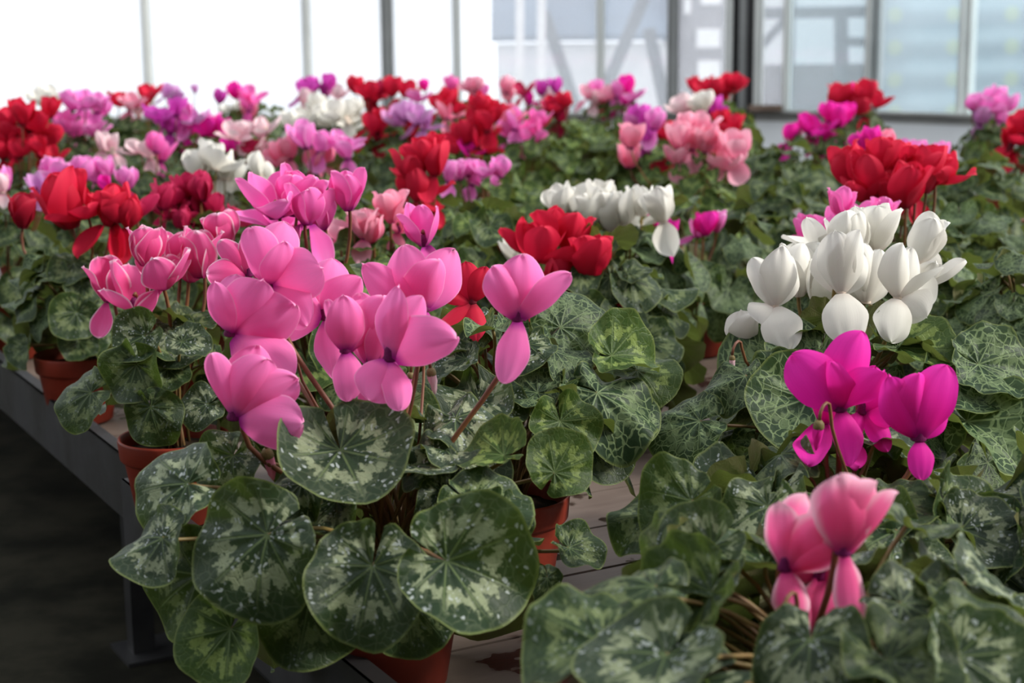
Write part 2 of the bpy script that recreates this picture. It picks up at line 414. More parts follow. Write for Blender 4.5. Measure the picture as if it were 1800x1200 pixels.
# far flowers: one mesh each, a library in unit length
def far_flower(rng, style):
    V, Fc, UV, MI = [], [], [], []
    for az, th, L, w in petal_dirs(rng, style):
        M = petal_matrix(az, th, None, L=L, w=w)
        v, f, uv = petal_geo(rng, 7, 8)
        b = len(V); V += [M @ Vector(p) for p in v]; UV += uv; Fc += [tuple(i + b for i in q) for q in f]; MI += [0] * len(f)
    v, f = throat_geo(10); b = len(V); V += v; UV += [(0, 0.02)] * len(v); Fc += [tuple(i + b for i in q) for q in f]; MI += [1] * len(f)
    return mesh('flower', V, Fc, [PM['pink'], M_throat], flat=UV, mi=MI)
FARF = {s: [far_flower(random.Random(100 + 10 * i + k), s) for k in range(7)] for i, s in enumerate(('up', 'drop', 'open', 'droop2'))}

# ------------------------------------------------------------------ leaves: unit radius, +Y tip, +Z upper face, stalk joins at the origin
def leaf_geo(rng, na, nr, crisp=True):
    tmax = PI * rng.uniform(0.945, 0.975)
    cup = rng.uniform(-0.38, 0.48); lobup = rng.uniform(-0.1, 0.55); wamp = rng.uniform(0.12, 0.33); wn = rng.choice((2, 3, 3, 4, 5)); wp = rng.uniform(0, 6)
    fold = rng.uniform(-0.25, 0.65); droop = rng.uniform(-0.1, 0.55); side = rng.uniform(-0.4, 0.4); w2 = rng.uniform(0.0, 0.08)
    lob = rng.uniform(0.28, 0.38); ell = rng.uniform(0.92, 1.08)
    V, P, Fl = [], [], []
    ox, oy = rng.uniform(0, 30), rng.uniform(0, 30)
    for j in range(nr + 1):
        rho = (j / nr) ** 0.9
        for i in range(na + 1):
            t = i / na; a = (2 * t - 1) * tmax
            r = 1 + lob * math.cos(a)
            r *= 1 - 0.16 * math.exp(-((abs(a) - PI) / 0.22) ** 2)
            r *= 1 + 0.03 * math.sin(5 * a + wp)
            if crisp and j == nr: r *= 1 + 0.022 * abs(math.sin(24 * a))
            x = r * rho * math.sin(a) * ell; y = r * rho * math.cos(a)
            z = -cup * rho * rho * 0.8 + wamp * rho ** 2.2 * math.cos(wn * a + wp) + fold * abs(x) * 0.6 - droop * max(0, y) ** 2 * 0.45
            z += side * x * x * (1 if x > 0 else -0.3) * 0.6 + w2 * rho ** 4 * math.sin(11 * a + 2 * wp)
            z += lobup * rho ** 1.6 * max(0.0, -math.cos(a)) * 0.7
            z += 0.06 * math.cos(9 * a) * rho * (1 - rho) * 2
            V.append((x, y, z)); P.append((rho, t)); Fl.append((x + ox, y + oy))
    return V, [tuple(q) for q in grid_faces(na + 1, nr + 1)], P, Fl
_rng = random.Random(21)
LEAVES = []
for k in range(18):
    V, Fc, P, Fl = leaf_geo(_rng, 54, 10)
    LEAVES.append(mesh('leaf', V, Fc, [LM['blotch']], flat=Fl, polar=P))
LEAVES_LOW = []
_rng = random.Random(22)
for k in range(12):
    V, Fc, P, Fl = leaf_geo(_rng, 18, 4, False); LEAVES_LOW.append((np.array(V), np.array(Fc), np.array(P), np.array(Fl)))
if LEAVES[0].polygons[200].normal.z < 0:
    print('LEAF NORMALS DOWN')

# ------------------------------------------------------------------ pots
RIM = 0.48; BENCH = 0.38
def pot_meshes():
    h = RIM - BENCH
    prof = [(0.0005, 0.0), (0.040, 0.0), (0.0445, 0.003), (0.0560, 0.072), (0.0570, 0.074), (0.0595, 0.0745), (0.0612, 0.077), (0.0630, h - 0.003), (0.0622, h), (0.0600, h - 0.001), (0.0585, h - 0.010), (0.0570, h - 0.022)]
    V, Fc = lathe(prof, 48); pot = mesh('pot', V, Fc, [M_pot])
    rng = random.Random(3); V, Fc = lathe([(0.0005, 0.010), (0.02, 0.008), (0.04, 0.003), (0.0578, 0.0)], 32)
    V = [v + Vector((0, 0, rng.uniform(-0.003, 0.003))) for v in V]; soil = mesh('soil', V, Fc, [M_soil])
    return pot, soil
POT, SOIL = pot_meshes()

# ------------------------------------------------------------------ plant builders
def leaf_frame(o, n, tip, a):
    n = n.normalized(); y = (tip - n * tip.dot(n))
    if y.length < 1e-3: y = n.orthogonal()
    y.normalize(); x = y.cross(n)
    return frame(x * a, y * a, n * a, o)

def dome(rng, c, n, Rr, H, a0, skip=None, low=0.0, zoff=0.0):
    """leaf frames of a rosette round c (rim centre)"""
    out = []
    g = rng.uniform(0, 6.28)
    for i in range(n):
        t = (i + 0.5) / n
        th = R_(12 + 92 * t ** 0.85) + rng.uniform(-0.12, 0.12)
        ph = g + i * 2.39996 + rng.uniform(-0.25, 0.25)
        rr = Rr * rng.uniform(0.82, 1.10)
        rad = Vector((math.cos(ph), math.sin(ph), 0))
        o = c + rad * (rr * math.sin(th) * 0.80) + Vector((0, 0, zoff + 0.012 + H * math.cos(th) * rng.uniform(0.8, 1.15) - low * (t ** 3) * 0.05))
        if skip and skip(o): continue
        tilt = th * 0.72 + rng.uniform(-0.35, 0.35)
        n_ = Vector((0, 0, 1)) * math.cos(tilt) + rad * math.sin(tilt)
        tipd = rad * math.cos(tilt) - Vector((0, 0, 1)) * math.sin(tilt)
        q = Matrix.Rotation(rng.uniform(-0.7, 0.7), 3, n_); tipd = q @ tipd
        n_ = (n_ + Vector((rng.uniform(-.25, .25), rng.uniform(-.25, .25), rng.uniform(-.1, .2)))).normalized()
        a = a0 * rng.uniform(0.72, 1.15) * (0.8 + 0.3 * t)
        out.append(leaf_frame(o - tipd * a * 0.15, n_, tipd, a))
    return out

def petiole_geo(c, M, rng, seg=8, r=0.0017):
    o = M.translation; n = Vector((M[0][2], M[1][2], M[2][2])).normalized(); y = Vector((M[0][1], M[1][1], M[2][1])).normalized()
    b = c + Vector((rng.uniform(-.018, .018), rng.uniform(-.018, .018), -0.004))
    mid = b + Vector((0, 0, 0.5 * max(0.02, o.z - b.z) + 0.02)) + (o - b) * 0.25
    p2 = o - n * 0.022 - y * 0.006
    return tube(bez(b, mid, p2, o - n * 0.0005, 8), [r * 1.15] * 4 + [r] * 5, 6)

def stalk_geo(c, mouth, up, L, rng, r, side):
    """from the crown up beside the mouth, hooking over into the back of the flower"""
    b = c + Vector((rng.uniform(-.015, .015), rng.uniform(-.015, .015), -0.004))
    top = mouth + up * (0.30 * L)
    s = side * (0.16 * L)
    k = mouth + s - up * (0.25 * L)
    h = (k - b).length
    p1 = b + Vector((0, 0, h * 0.45)) + Vector((rng.uniform(-.01, .01), rng.uniform(-.01, .01), 0))
    pts = bez(b, p1, k - up * h * 0.25, k, 9)
    pts += bez(k, k + up * 0.35 * L, top + s * 0.7 + up * 0.16 * L, top, 5)[1:]
    return tube(pts, r, 7)

def near_flower(plant, c, kind, mouth, L, petals, rng, up=None, olive=False, r=0.0021, side=None):
    """petals: list of (frame matrix in world, w)"""
    up = up or Vector((0, 0, 1))
    x = Vector((1, 0, 0)); x = (x - up * x.dot(up)).normalized(); y = up.cross(x)
    Mf = frame(x * L, y * L, up * L, mouth)
    fl = obj('flower', THROAT, Mf @ Matrix.Scale(0.72 if kind != 'white' else 0.55, 4), plant, throat_mat(kind))
    fl['label'] = 'upright ' + PNAME[kind] + ' flower'
    for Mp in petals:
        obj('petal', rng.choice(PETALS), Mp, fl, PM[kind])
    sd_ = side if side is not None else F * 0.9 + RT * rng.uniform(-0.5, 0.5)
    sd_ = (sd_ - up * sd_.dot(up)).normalized()
    V, Fc = stalk_geo(c, mouth, up, L, rng, r, sd_)
    obj('flower_stalk', mesh('flower_stalk', V, Fc, [M_stalkg if olive else M_stalk]), None, fl)
    return fl

def world_petal(mouth, L, ang, ln, tilt, yaw=0.0, w=1.0):
    ln *= 1.04; w *= 1.03
    """petal seen in the photo: angle from up (clockwise), length factor, lean towards the viewer"""
    a = R_(ang)
    y = (UP * math.cos(a) + RT * math.sin(a) - F * tilt).normalized()
    z = -F - y * (-F).dot(y)
    if z.length < 0.15: z = UP - y * UP.dot(y)
    z.normalize()
    q = Matrix.Rotation(R_(yaw), 3, y); z = q @ z
    x = y.cross(z)
    ring = (RT * math.sin(a) * 0.07 + UP * math.cos(a) * 0.02 + (-F) * (0.09 if tilt > 0 else -0.09)) * L
    return frame(x * (L * w), y * (L * ln), z * (L * min(w, ln)), mouth + ring)

def bud_mesh():
    V, Fc = lathe([(0.0005, 0.0), (0.10, 0.03), (0.15, 0.14), (0.17, 0.30), (0.16, 0.5), (0.11, 0.78), (0.05, 0.95), (0.0005, 1.02)], 14)
    out = []
    for v in V:
        a = 2.2 * v.z; k = 1 + 0.12 * math.cos(5 * math.atan2(v.y, v.x))
        x, y = v.x * k, v.y * k
        out.append(Vector((x * math.cos(a) - y * math.sin(a), x * math.sin(a) + y * math.cos(a), v.z)))
    return mesh('bud', out, Fc, [PM['pink']], flat=[(0.2, 0.3 + 0.5 * v.z) for v in out])
BUD = bud_mesh()
cV, cF = lathe([(0.0005, -0.05), (0.10, -0.03), (0.17, 0.06), (0.19, 0.20), (0.172, 0.26)], 12)
CALYX = mesh('calyx', cV, cF, [M_cal])
def add_bud(plant, c, kind, px, py, Y, L, down=True, rng=None):
    p = ray_y(px, py, Y)                       # top end of the bud (its calyx)
    ax = Vector((rng.uniform(-.2, .2), rng.uniform(-.2, .2), -1)).normalized() if down else Vector((rng.uniform(-.2, .2), rng.uniform(-.2, .2), 1)).normalized()
    x = ax.orthogonal().normalized(); y = ax.cross(x)
    b = obj('bud', BUD, frame(x * L, y * L, ax * L, p), plant, PM[kind])
    b['label'] = 'furled ' + PNAME[kind] + ' bud'
    obj('calyx', CALYX, frame(x * L, y * L, ax * L, p), b)
    base = c + Vector((rng.uniform(-.02, .02), rng.uniform(-.02, .02), 0))
    if down:
        sx = Vector(((1 if base.x > p.x else -1) * 0.011, 0.012, 0))
        pts = bez(base, base + Vector((0, 0, 0.05)), p + sx + Vector((0, 0, -0.03)), p + sx + Vector((0, 0, 0.006)), 8)
        pts += bez(pts[-1], pts[-1] + Vector((0, 0, 0.012)), p + Vector((0, 0, 0.014)), p, 5)[1:]
    else: pts = bez(base, base + Vector((0, 0, 0.06)), p - ax * 0.05, p, 8)
    V, Fc = tube(pts, 0.0015, 6); obj('bud_stalk', mesh('bud_stalk', V, Fc, [M_stalk]), None, b)

GROUP = 'potted cyclamens standing on the benches'
def plant_base(px, Y, label, dusty=False):  # dusty selects the lighter pot colour
    c = on_z(px, Y, RIM)
    p = empty('potted_cyclamen', Vector((c.x, c.y, BENCH)))
    tag(p, label, 'cyclamen', GROUP)
    rz = Matrix.Translation((c.x, c.y, BENCH)) @ Matrix.Rotation(px * 0.7, 4, 'Z')
    po = obj('pot', POT, rz, p, M_potspk if dusty else None)
    obj('soil', SOIL, Matrix.Translation((c.x, c.y, RIM - 0.018)) @ Matrix.Rotation(px * 0.3, 4, 'Z'), p)
    return p, Vector((c.x, c.y, RIM - 0.012))

def put_leaf(p, c, M, rng, mat, petiole=True):
    lf = obj('leaf', rng.choice(LEAVES), M, p, LM[mat])
    if petiole:
        V, Fc = petiole_geo(c, M, rng); obj('leaf_stalk', mesh('leaf_stalk', V, Fc, [M_pet]), None, lf)
    return lf

CENTRES = []
def cyclamen(px, Y, label, flowers=(), leaf='plain', n=36, Rr=0.15, H=0.14, a0=0.036, seed=0, leaves=(), skip=None, buds=(), dusty=False, leaf2=None, low=0.0):
    """flowers: (mouth x, mouth y, petal length px, kind, style or list of petals, dY)"""
    rng = random.Random(seed * 77 + int(px))
    p, c = plant_base(px, Y, label, dusty); CENTRES.append((label, c))
    rimc = Vector((c.x, c.y, RIM))
    near = Y < 2.75
    frames = dome(rng, rimc, n, Rr, H, a0, skip, low, 0.0 if Y < 3.2 else min(0.07, 0.03 * (Y - 3.2) + 0.015))
    if near:
        for M in frames:
            put_leaf(p, c, M, rng, leaf if (not leaf2 or rng.random() < 0.6) else leaf2, Y < 2.4)
        for (lx, ly, D, tip, dY, nu, nr, mt, var) in leaves:
            o = ray_y(lx, ly, Y + dY); a = D * mpp(Y + dY) / 1.95
            t = UP * -math.sin(R_(tip)) + RT * math.cos(R_(tip))
            M = leaf_frame(o, -F + UP * nu + RT * nr, t, a)
            lf = obj('leaf', LEAVES[var], M, p, LM[mt])
            V, Fc = petiole_geo(c, M, rng); obj('leaf_stalk', mesh('leaf_stalk', V, Fc, [M_pet]), None, lf)
    else:
        VV, FF, PP, LL = [], [], [], []; b = 0
        for M in frames:
            v, f, pu, fl = rng.choice(LEAVES_LOW); m = np.array(M)
            VV.append(v @ m[:3, :3].T + m[:3, 3]); FF.append(f + b); PP.append(pu); LL.append(fl + rng.uniform(0, 50)); b += len(v)
        cc = np.array((c.x, c.y, BENCH))
        me = mesh('foliage', np.concatenate(VV) - cc, np.concatenate(FF), [LM[leaf]], flat=np.concatenate(LL), polar=np.concatenate(PP))
        obj('foliage', me, Matrix.Translation(cc), p)
    for i, fw in enumerate(flowers):
        x, y, lp, kind, style = fw[:5]; dY = fw[5] if len(fw) > 5 else rng.uniform(-0.05, 0.05)
        if isinstance(style, str): lp *= 1.12 if near else 1.08
        Yf = Y + dY; mouth = ray_y(x, y, Yf); L = lp * mpp(Yf)
        if near:
            if isinstance(style, str):
                up = Vector((rng.uniform(-.22, .22), rng.uniform(-.2, .12), 1)).normalized()
                xx = Vector((1, 0, 0)); xx = (xx - up * xx.dot(up)).normalized(); Mu = frame(xx * L, up.cross(xx) * L, up * L, mouth)
                pts = [Mu @ petal_matrix(az, th, None, L=l, w=w * l) for az, th, l, w in petal_dirs(rng, style)]
                near_flower(p, c, kind, mouth, L, pts, rng, up, olive=kind in ('white',), r=0.0021 if Y > 1.2 else 0.0024)
            else:
                up = (UP * 0.85 - F * 0.35).normalized()
                L *= 1.08; pts = [world_petal(mouth, L, *pt) for pt in style]
                near_flower(p, c, kind, mouth, L, pts, rng, up, olive=kind in ('white',), r=0.0023)
        else:
            up = Vector((rng.uniform(-.25, .25), rng.uniform(-.25, .1), 1)).normalized()
            xx = Vector((1, 0, 0)); xx = (xx - up * xx.dot(up)).normalized(); Mu = frame(xx * L, up.cross(xx) * L, up * L, mouth)
            rot = Matrix.Rotation(rng.uniform(-0.35, 0.35), 4, 'Z')
            fl = obj('flower', rng.choice(FARF[style]), Mu @ rot, p, PM[kind])
            fl.material_slots[1].link = 'OBJECT'; fl.material_slots[1].material = throat_mat(kind)
            fl['label'] = PNAME[kind] + ' flower'
            V, Fc = tube(bez(c, c + Vector((0, 0, 0.08)), mouth - up * 0.05, mouth + up * 0.1 * L, 6), 0.0018, 5)
            obj('flower_stalk', mesh('flower_stalk', V, Fc, [M_stalkg if kind == 'white' else M_stalk]), None, fl)
    for (x, y, lp, kind, down, dY) in buds:
        add_bud(p, c, kind, x, y, Y + dY, lp * mpp(Y + dY), down, rng)
    return p

# ------------------------------------------------------------------ setting
def struct(o): return tag(o, kind='structure')
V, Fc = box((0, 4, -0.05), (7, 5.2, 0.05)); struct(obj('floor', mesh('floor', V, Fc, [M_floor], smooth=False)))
M_yard = noisy('pale yard gravel', (0.62, 0.63, 0.64), (0.50, 0.51, 0.52), 2, 0.9, 0.2)
V, Fc = box((0, 25, -0.06), (40, 15.7, 0.05)); struct(obj('ground', mesh('ground', V, Fc, [M_yard], smooth=False)))

def wall_pt(px, Y, z): return on_z(px, Y, z)
SILL = 0.50
WIN = [0]
def glazed_wall(name, a, b, cols, zt=3.0, glass=M_glass, sillz=SILL, wallmat=M_whitewall, out=Vector((0, 1, 0))):
    """a, b: floor ends; cols: list of (fraction, width, material); low wall + rail + panes and bars"""
    a, b = Vector(a), Vector(b); d = (b - a); Ln = d.length; d.normalize(); nrm = Vector((-d.y, d.x, 0))
    if nrm.dot(out) < 0: nrm = -nrm
    mid = (a + b) / 2
    V, Fc = box(mid + Vector((0, 0, sillz / 2 - 0.02)), (Ln / 2, 0.05, sillz / 2 - 0.02), (d, nrm, Vector((0, 0, 1))))
    struct(obj('wall_' + name, mesh('wall_' + name, V, Fc, [wallmat], smooth=False)))
    V, Fc = join([box(mid + Vector((0, 0, sillz - 0.025)), (Ln / 2, 0.045, 0.045), (d, nrm, Vector((0, 0, 1)))), box(mid - nrm * 0.05 + Vector((0, 0, sillz + 0.014)), (Ln / 2, 0.05, 0.008), (d, nrm, Vector((0, 0, 1))))])
    WIN[0] += 1; struct(obj('trim_%d' % WIN[0], mesh('trim', V, Fc, [M_sill], smooth=False)))
    for i in range(len(cols) - 1):
        (f0, w0, m0, _), (f1, w1, m1, g) = cols[i], cols[i + 1]
        p, q = a + d * (Ln * f0), a + d * (Ln * f1)
        w = empty('window_%d' % (i + 1 + 10 * WIN[0]), (p + q) / 2 + Vector((0, 0, sillz + 0.02))); struct(w)
        V, Fc = box((p + q) / 2 + Vector((0, 0, (sillz + 0.02 + zt) / 2)), ((q - p).length / 2, 0.003, (zt - sillz - 0.02) / 2), (d, nrm, Vector((0, 0, 1))))
        obj('pane', mesh('pane', V, Fc, [g], smooth=False), parent=w)
        for pt, wd, mt, end in ((p, w0, m0, 0), (q, w1, m1, 1)):
            if end == 1 and i < len(cols) - 2: continue
            V, Fc = join([box(pt + Vector((0, 0, (sillz + 0.02 + zt) / 2)), (wd / 2, 0.03, (zt - sillz - 0.02) / 2), (d, nrm, Vector((0, 0, 1)))),
                          box(pt - nrm * 0.045 + Vector((0, 0, (sillz + 0.02 + zt) / 2)), (wd / 5, 0.018, (zt - sillz - 0.02) / 2), (d, nrm, Vector((0, 0, 1))))])
            obj('window_frame', mesh('window_frame', V, Fc, [mt], smooth=False), parent=w)
        V, Fc = box((p + q) / 2 + Vector((0, 0, zt - 0.03)), ((q - p).length / 2, 0.03, 0.03), (d, nrm, Vector((0, 0, 1))))
        obj('head_rail', mesh('head_rail', V, Fc, [M_alu], smooth=False), parent=w)

# back wall: frontal, nine metres off
YA = 9.0
xa0 = -4.6; xa1 = wall_pt(1284, YA, 0.8).x
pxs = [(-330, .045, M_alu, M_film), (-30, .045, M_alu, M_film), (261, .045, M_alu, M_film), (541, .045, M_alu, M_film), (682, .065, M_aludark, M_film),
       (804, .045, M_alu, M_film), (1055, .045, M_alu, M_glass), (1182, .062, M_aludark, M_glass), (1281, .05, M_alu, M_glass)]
xs = [wall_pt(p[0], YA, 0.8).x for p in pxs]
cols = [((x - xa0) / (xa1 - xa0), p[1], p[2], p[3]) for x, p in zip(xs, pxs)]
glazed_wall('back', (xa0, YA, 0), (xa1, YA, 0), [(0.002, .05, M_alu, M_film)] + cols)
# black seal and post at the corner between the back walls
xb0 = wall_pt(1328, YA, 0.8).x; xb1 = wall_pt(1531, 8.8, 0.8).x
for k, (u0, u1, mt) in enumerate(((1285, 1297, M_black), (1297, 1310, M_aludark), (1310, 1326, M_black))):
    p0, p1 = wall_pt(u0, YA, 0.8).x, wall_pt(u1, YA, 0.8).x
    V, Fc = box(((p0 + p1) / 2, YA, 1.5), ((p1 - p0) / 2, 0.03 + 0.01 * k, 1.5)); struct(obj('trim_%d' % (51 + k), mesh('trim', V, Fc, [mt], smooth=False)))
lnB = xb1 - xb0
fB = lambda px: (wall_pt(px, 8.9, 0.8).x - xb0) / lnB
glazed_wall('corner', (xb0, YA, 0), (xb1, 8.8, 0), [(0.02, .055, M_alu, M_glass), (fB(1386), .04, M_alu, M_glass), (0.985, .045, M_alu, M_glassb)])
xc1 = wall_pt(1695, 8.35, 0.8).x; dC = Vector((xc1 - xb1, 8.35 - 8.8, 0)); Lc = dC.length
endC = Vector((xb1, 8.8, 0)) + dC * 3.2
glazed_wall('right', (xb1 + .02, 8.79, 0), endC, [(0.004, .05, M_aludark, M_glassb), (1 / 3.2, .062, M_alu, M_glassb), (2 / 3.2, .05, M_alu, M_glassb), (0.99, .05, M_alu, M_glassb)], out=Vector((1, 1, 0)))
# small wooden block lying on the sill at the corner
p = wall_pt(1345, 8.86, SILL + .04); V, Fc = box((p.x, p.y, SILL + 0.037), (0.09, 0.035, 0.016)); tag(obj('wooden_block', mesh('wooden_block', V, Fc, [M_wood], smooth=False)), 'brown wooden block lying on the window sill at the corner', 'block')

# unseen rest of the greenhouse: walls and dimming roof, added to shape the light
M_render = noisy('grey rendered wall inside', (0.16, 0.16, 0.15), (0.12, 0.12, 0.11), 2, 0.9, 0.2)
V, Fc = box((0.5, -1.4, 1.5), (6.0, 0.06, 1.5)); struct(obj('wall_front', mesh('wall_front', V, Fc, [M_render], smooth=False)))
glazed_wall('left', (-4.7, -1.3, 0), (-4.7, 8.95, 0), [(.003, .05, M_alu, M_film)] + [(k / 8, .05, M_alu, M_film) for k in range(1, 8)] + [(.997, .05, M_alu, M_film)], sillz=1.0, wallmat=M_render, out=Vector((-1, 0, 0)))
def roof_mat():
    m, nt = new_mat('dimming roof glass'); g = NT(nt)
    tp = g.n('ShaderNodeBsdfTransparent'); g.val(tp.inputs[0], (0.75, 0.76, 0.77, 1)); g.out(tp.outputs[0]); return m
V, Fc = box((0.9, 3.8, 3.03), (5.8, 5.3, 0.004)); struct(obj('ceiling', mesh('ceiling', V, Fc, [roof_mat()], smooth=False)))  # unseen roof, added so less sky and sun reach the plants

# outside, seen hazily through the dusty glass
M_slate = noisy('blue grey sheeting', (0.08, 0.11, 0.155), (0.055, 0.075, 0.11), 1.5, 0.7, 0.3)
M_offwhite = noisy('white rendered wall', (0.50, 0.50, 0.51), (0.44, 0.44, 0.46), 1.5, 0.8, 0.2)
M_greyw = noisy('grey rendered wall', (0.22, 0.21, 0.23), (0.17, 0.16, 0.18), 2, 0.8, 0.2)
M_greypost = noisy('weathered grey steel', (0.11, 0.12, 0.14), (0.08, 0.09, 0.11), 3, 0.7, 0.3)
M_whitepost = noisy('white painted post', (0.62, 0.60, 0.60), (0.55, 0.53, 0.53), 3, 0.7, 0.3)
sh = empty('shed', on_z(1040, 16, 0)); tag(sh, 'long white shed with blue grey roof outside behind the middle panes', 'shed')
x0, x1 = on_z(872, 16, .9).x, on_z(1192, 16, .9).x
V, Fc = box(((x0 + x1) / 2, 17.2, 0.44), ((x1 - x0) / 2, 1.2, 0.44)); obj('wall', mesh('wall', V, Fc, [M_offwhite], smooth=False), parent=sh)
V, Fc = join([([(x0 - .05, 15.9, .90), (x1, 15.9, .90), (x1, 17.2, 1.75), (x0 - .05, 17.2, 1.75), (x0 - .05, 15.9, .96), (x1, 15.9, .96), (x1, 17.2, 1.81), (x0 - .05, 17.2, 1.81)], [(0, 1, 2, 3), (7, 6, 5, 4), (0, 4, 5, 1), (1, 5, 6, 2), (2, 6, 7, 3), (3, 7, 4, 0)])])
obj('roof', mesh('roof', V, Fc, [M_slate], smooth=False), parent=sh)
fr = empty('lattice_frame', on_z(1020, 11.5, 0)); tag(fr, 'open frame of white posts and grey slanting braces outside the middle panes', 'frame')
def pxbar(p, q, Y, w, mat, name, par): bar(ray_y(*p, Y), ray_y(*q, Y), w, w, name, mat, par)
for x in (912, 950): 
    a, b = on_z(x, 11.5, 0.0), on_z(x + 4, 11.5, 2.4); bar(a, b, .06, .06, 'post', M_whitepost, fr)
for (p, q) in (((955, 20), (1022, 215)), ((1135, -10), (1060, 165)), ((1140, 50), (1172, 200))): pxbar(p, q, 11.6, .085, M_greypost, 'brace', fr)
hs = empty('house', on_z(1240, 17, 0)); tag(hs, 'grey house with pale windows outside, left of the black corner post', 'house')
x0, x1 = on_z(1194, 17, .9).x, on_z(1296, 17, .9).x
V, Fc = box(((x0 + x1) / 2, 18, 1.3), ((x1 - x0) / 2, 1, 1.3)); obj('wall', mesh('wall', V, Fc, [M_greyw], smooth=False), parent=hs)
M_panel = noisy('white shutter', (0.66, 0.66, 0.67), (0.6, 0.6, 0.61), 2, 0.7, 0.3)
for (xa, ya, xb, yb) in ((1224, 50, 1266, 84), (1226, 106, 1266, 140), (1202, -2, 1214, 24), (1232, -22, 1268, 8)):
    a, b = ray_y(xa, yb, 16.98), ray_y(xb, ya, 16.98); V, Fc = box((a + b) / 2, ((b.x - a.x) / 2, 0.02, (b.z - a.z) / 2)); obj('window', mesh('window', V, Fc, [M_panel], smooth=False), parent=hs)
ob = empty('open_shelter', on_z(1430, 12.5, 0)); tag(ob, 'open grey timber shelter outside behind the panes right of the black corner', 'shelter')
for (p, q, w) in (((1318, 24), (1545, 20), .085), ((1330, 90), (1392, 22), .06), ((1478, 22), (1480, 200), .09), ((1392, -40), (1388, 210), .05), ((1470, 72), (1550, 76), .07)): pxbar(p, q, 12.5, w, M_greypost, 'beam', ob)
x0_, x1_ = on_z(1300, 14, .9).x, on_z(1550, 14, .9).x; V, Fc = box(((x0_ + x1_) / 2, 14, 1.3), ((x1_ - x0_) / 2, .04, 1.3)); obj('sky_dimming_panel', mesh('sky_dimming_panel', V, Fc, [noisy('pale sky dimming panel', (0.64, 0.66, 0.68), (0.55, 0.57, 0.59), 1.2, 0.8, 0.2)], smooth=False), parent=ob)  # pale panel added behind the beams to dim the white sky there
a, b = ray_y(1320, 205, 12.6), ray_y(1545, 112, 12.6); V, Fc = box(((a.x + b.x) / 2, 12.7, b.z / 2), ((b.x - a.x) / 2, .06, b.z / 2)); obj('low_wall', mesh('low_wall', V, Fc, [M_greyw], smooth=False), parent=ob)
def sheet_mat():
    m, nt = new_mat('pale blue ribbed sheet'); g = NT(nt)
    tc = g.n('ShaderNodeTexCoord'); sp = g.n('ShaderNodeSeparateXYZ'); g.link(tc.outputs['Object'], sp.inputs[0])
    st = g.noise(tc.outputs['Object'], 1.3, 2)
    w = g.m('ADD', 0.5, g.m('MULTIPLY', g.m('SINE', g.m('ADD', g.m('MULTIPLY', sp.outputs[2], 27.0), g.m('MULTIPLY', st, 5.0))), 0.5))
    c = g.mix(w, (0.09, 0.16, 0.205), (0.16, 0.23, 0.27))
    # yellow-green algae patches in two columns
    zf = g.m('SUBTRACT', g.m('FRACT', g.m('MULTIPLY', sp.outputs[2], 4.2)), 0.5)
    xf = g.m('SUBTRACT', g.m('FRACT', g.m('ADD', g.m('MULTIPLY', sp.outputs[0], 2.3), 0.15)), 0.5)
    dd = g.m('SQRT', g.m('ADD', g.m('MULTIPLY', zf, zf), g.m('MULTIPLY', g.m('MULTIPLY', xf, xf), 3.4)))
    c = g.mix(g.m('MULTIPLY', g.ss(dd, 0.30, 0.16), 0.6), c, (0.28, 0.34, 0.14))
    g.out(g.bsdf(c, 0.6, 0.3)); return m
M_sheet = sheet_mat()
pt = empty('polytunnel', on_z(1700, 12, 0)); tag(pt, 'pale blue ribbed polytunnel standing outside behind the right-hand panes', 'polytunnel')
x0 = on_z(1540, 12, .9).x; V, UVd = [], None
nx, nz = 12, 60; V = []
for j in range(nz + 1):
    z = 2.4 * j / nz; dpt = 0.9 * (1 - math.sqrt(max(0, 1 - (z / 2.6) ** 2)))
    for i in range(nx + 1): V.append((x0 + 3.6 * i / nx, 12 + dpt + 0.012 * math.sin(27 * z), z))
cc = Vector((x0, 12, 0)); 
sheet = mesh('tunnel_sheet', [Vector(v) - cc for v in V], grid_faces(nx + 1, nz + 1), [M_sheet]); so = obj('tunnel_sheet', sheet, Matrix.Translation(cc), pt)
sm_ = so.modifiers.new('thickness', 'SOLIDIFY'); sm_.thickness = 0.01

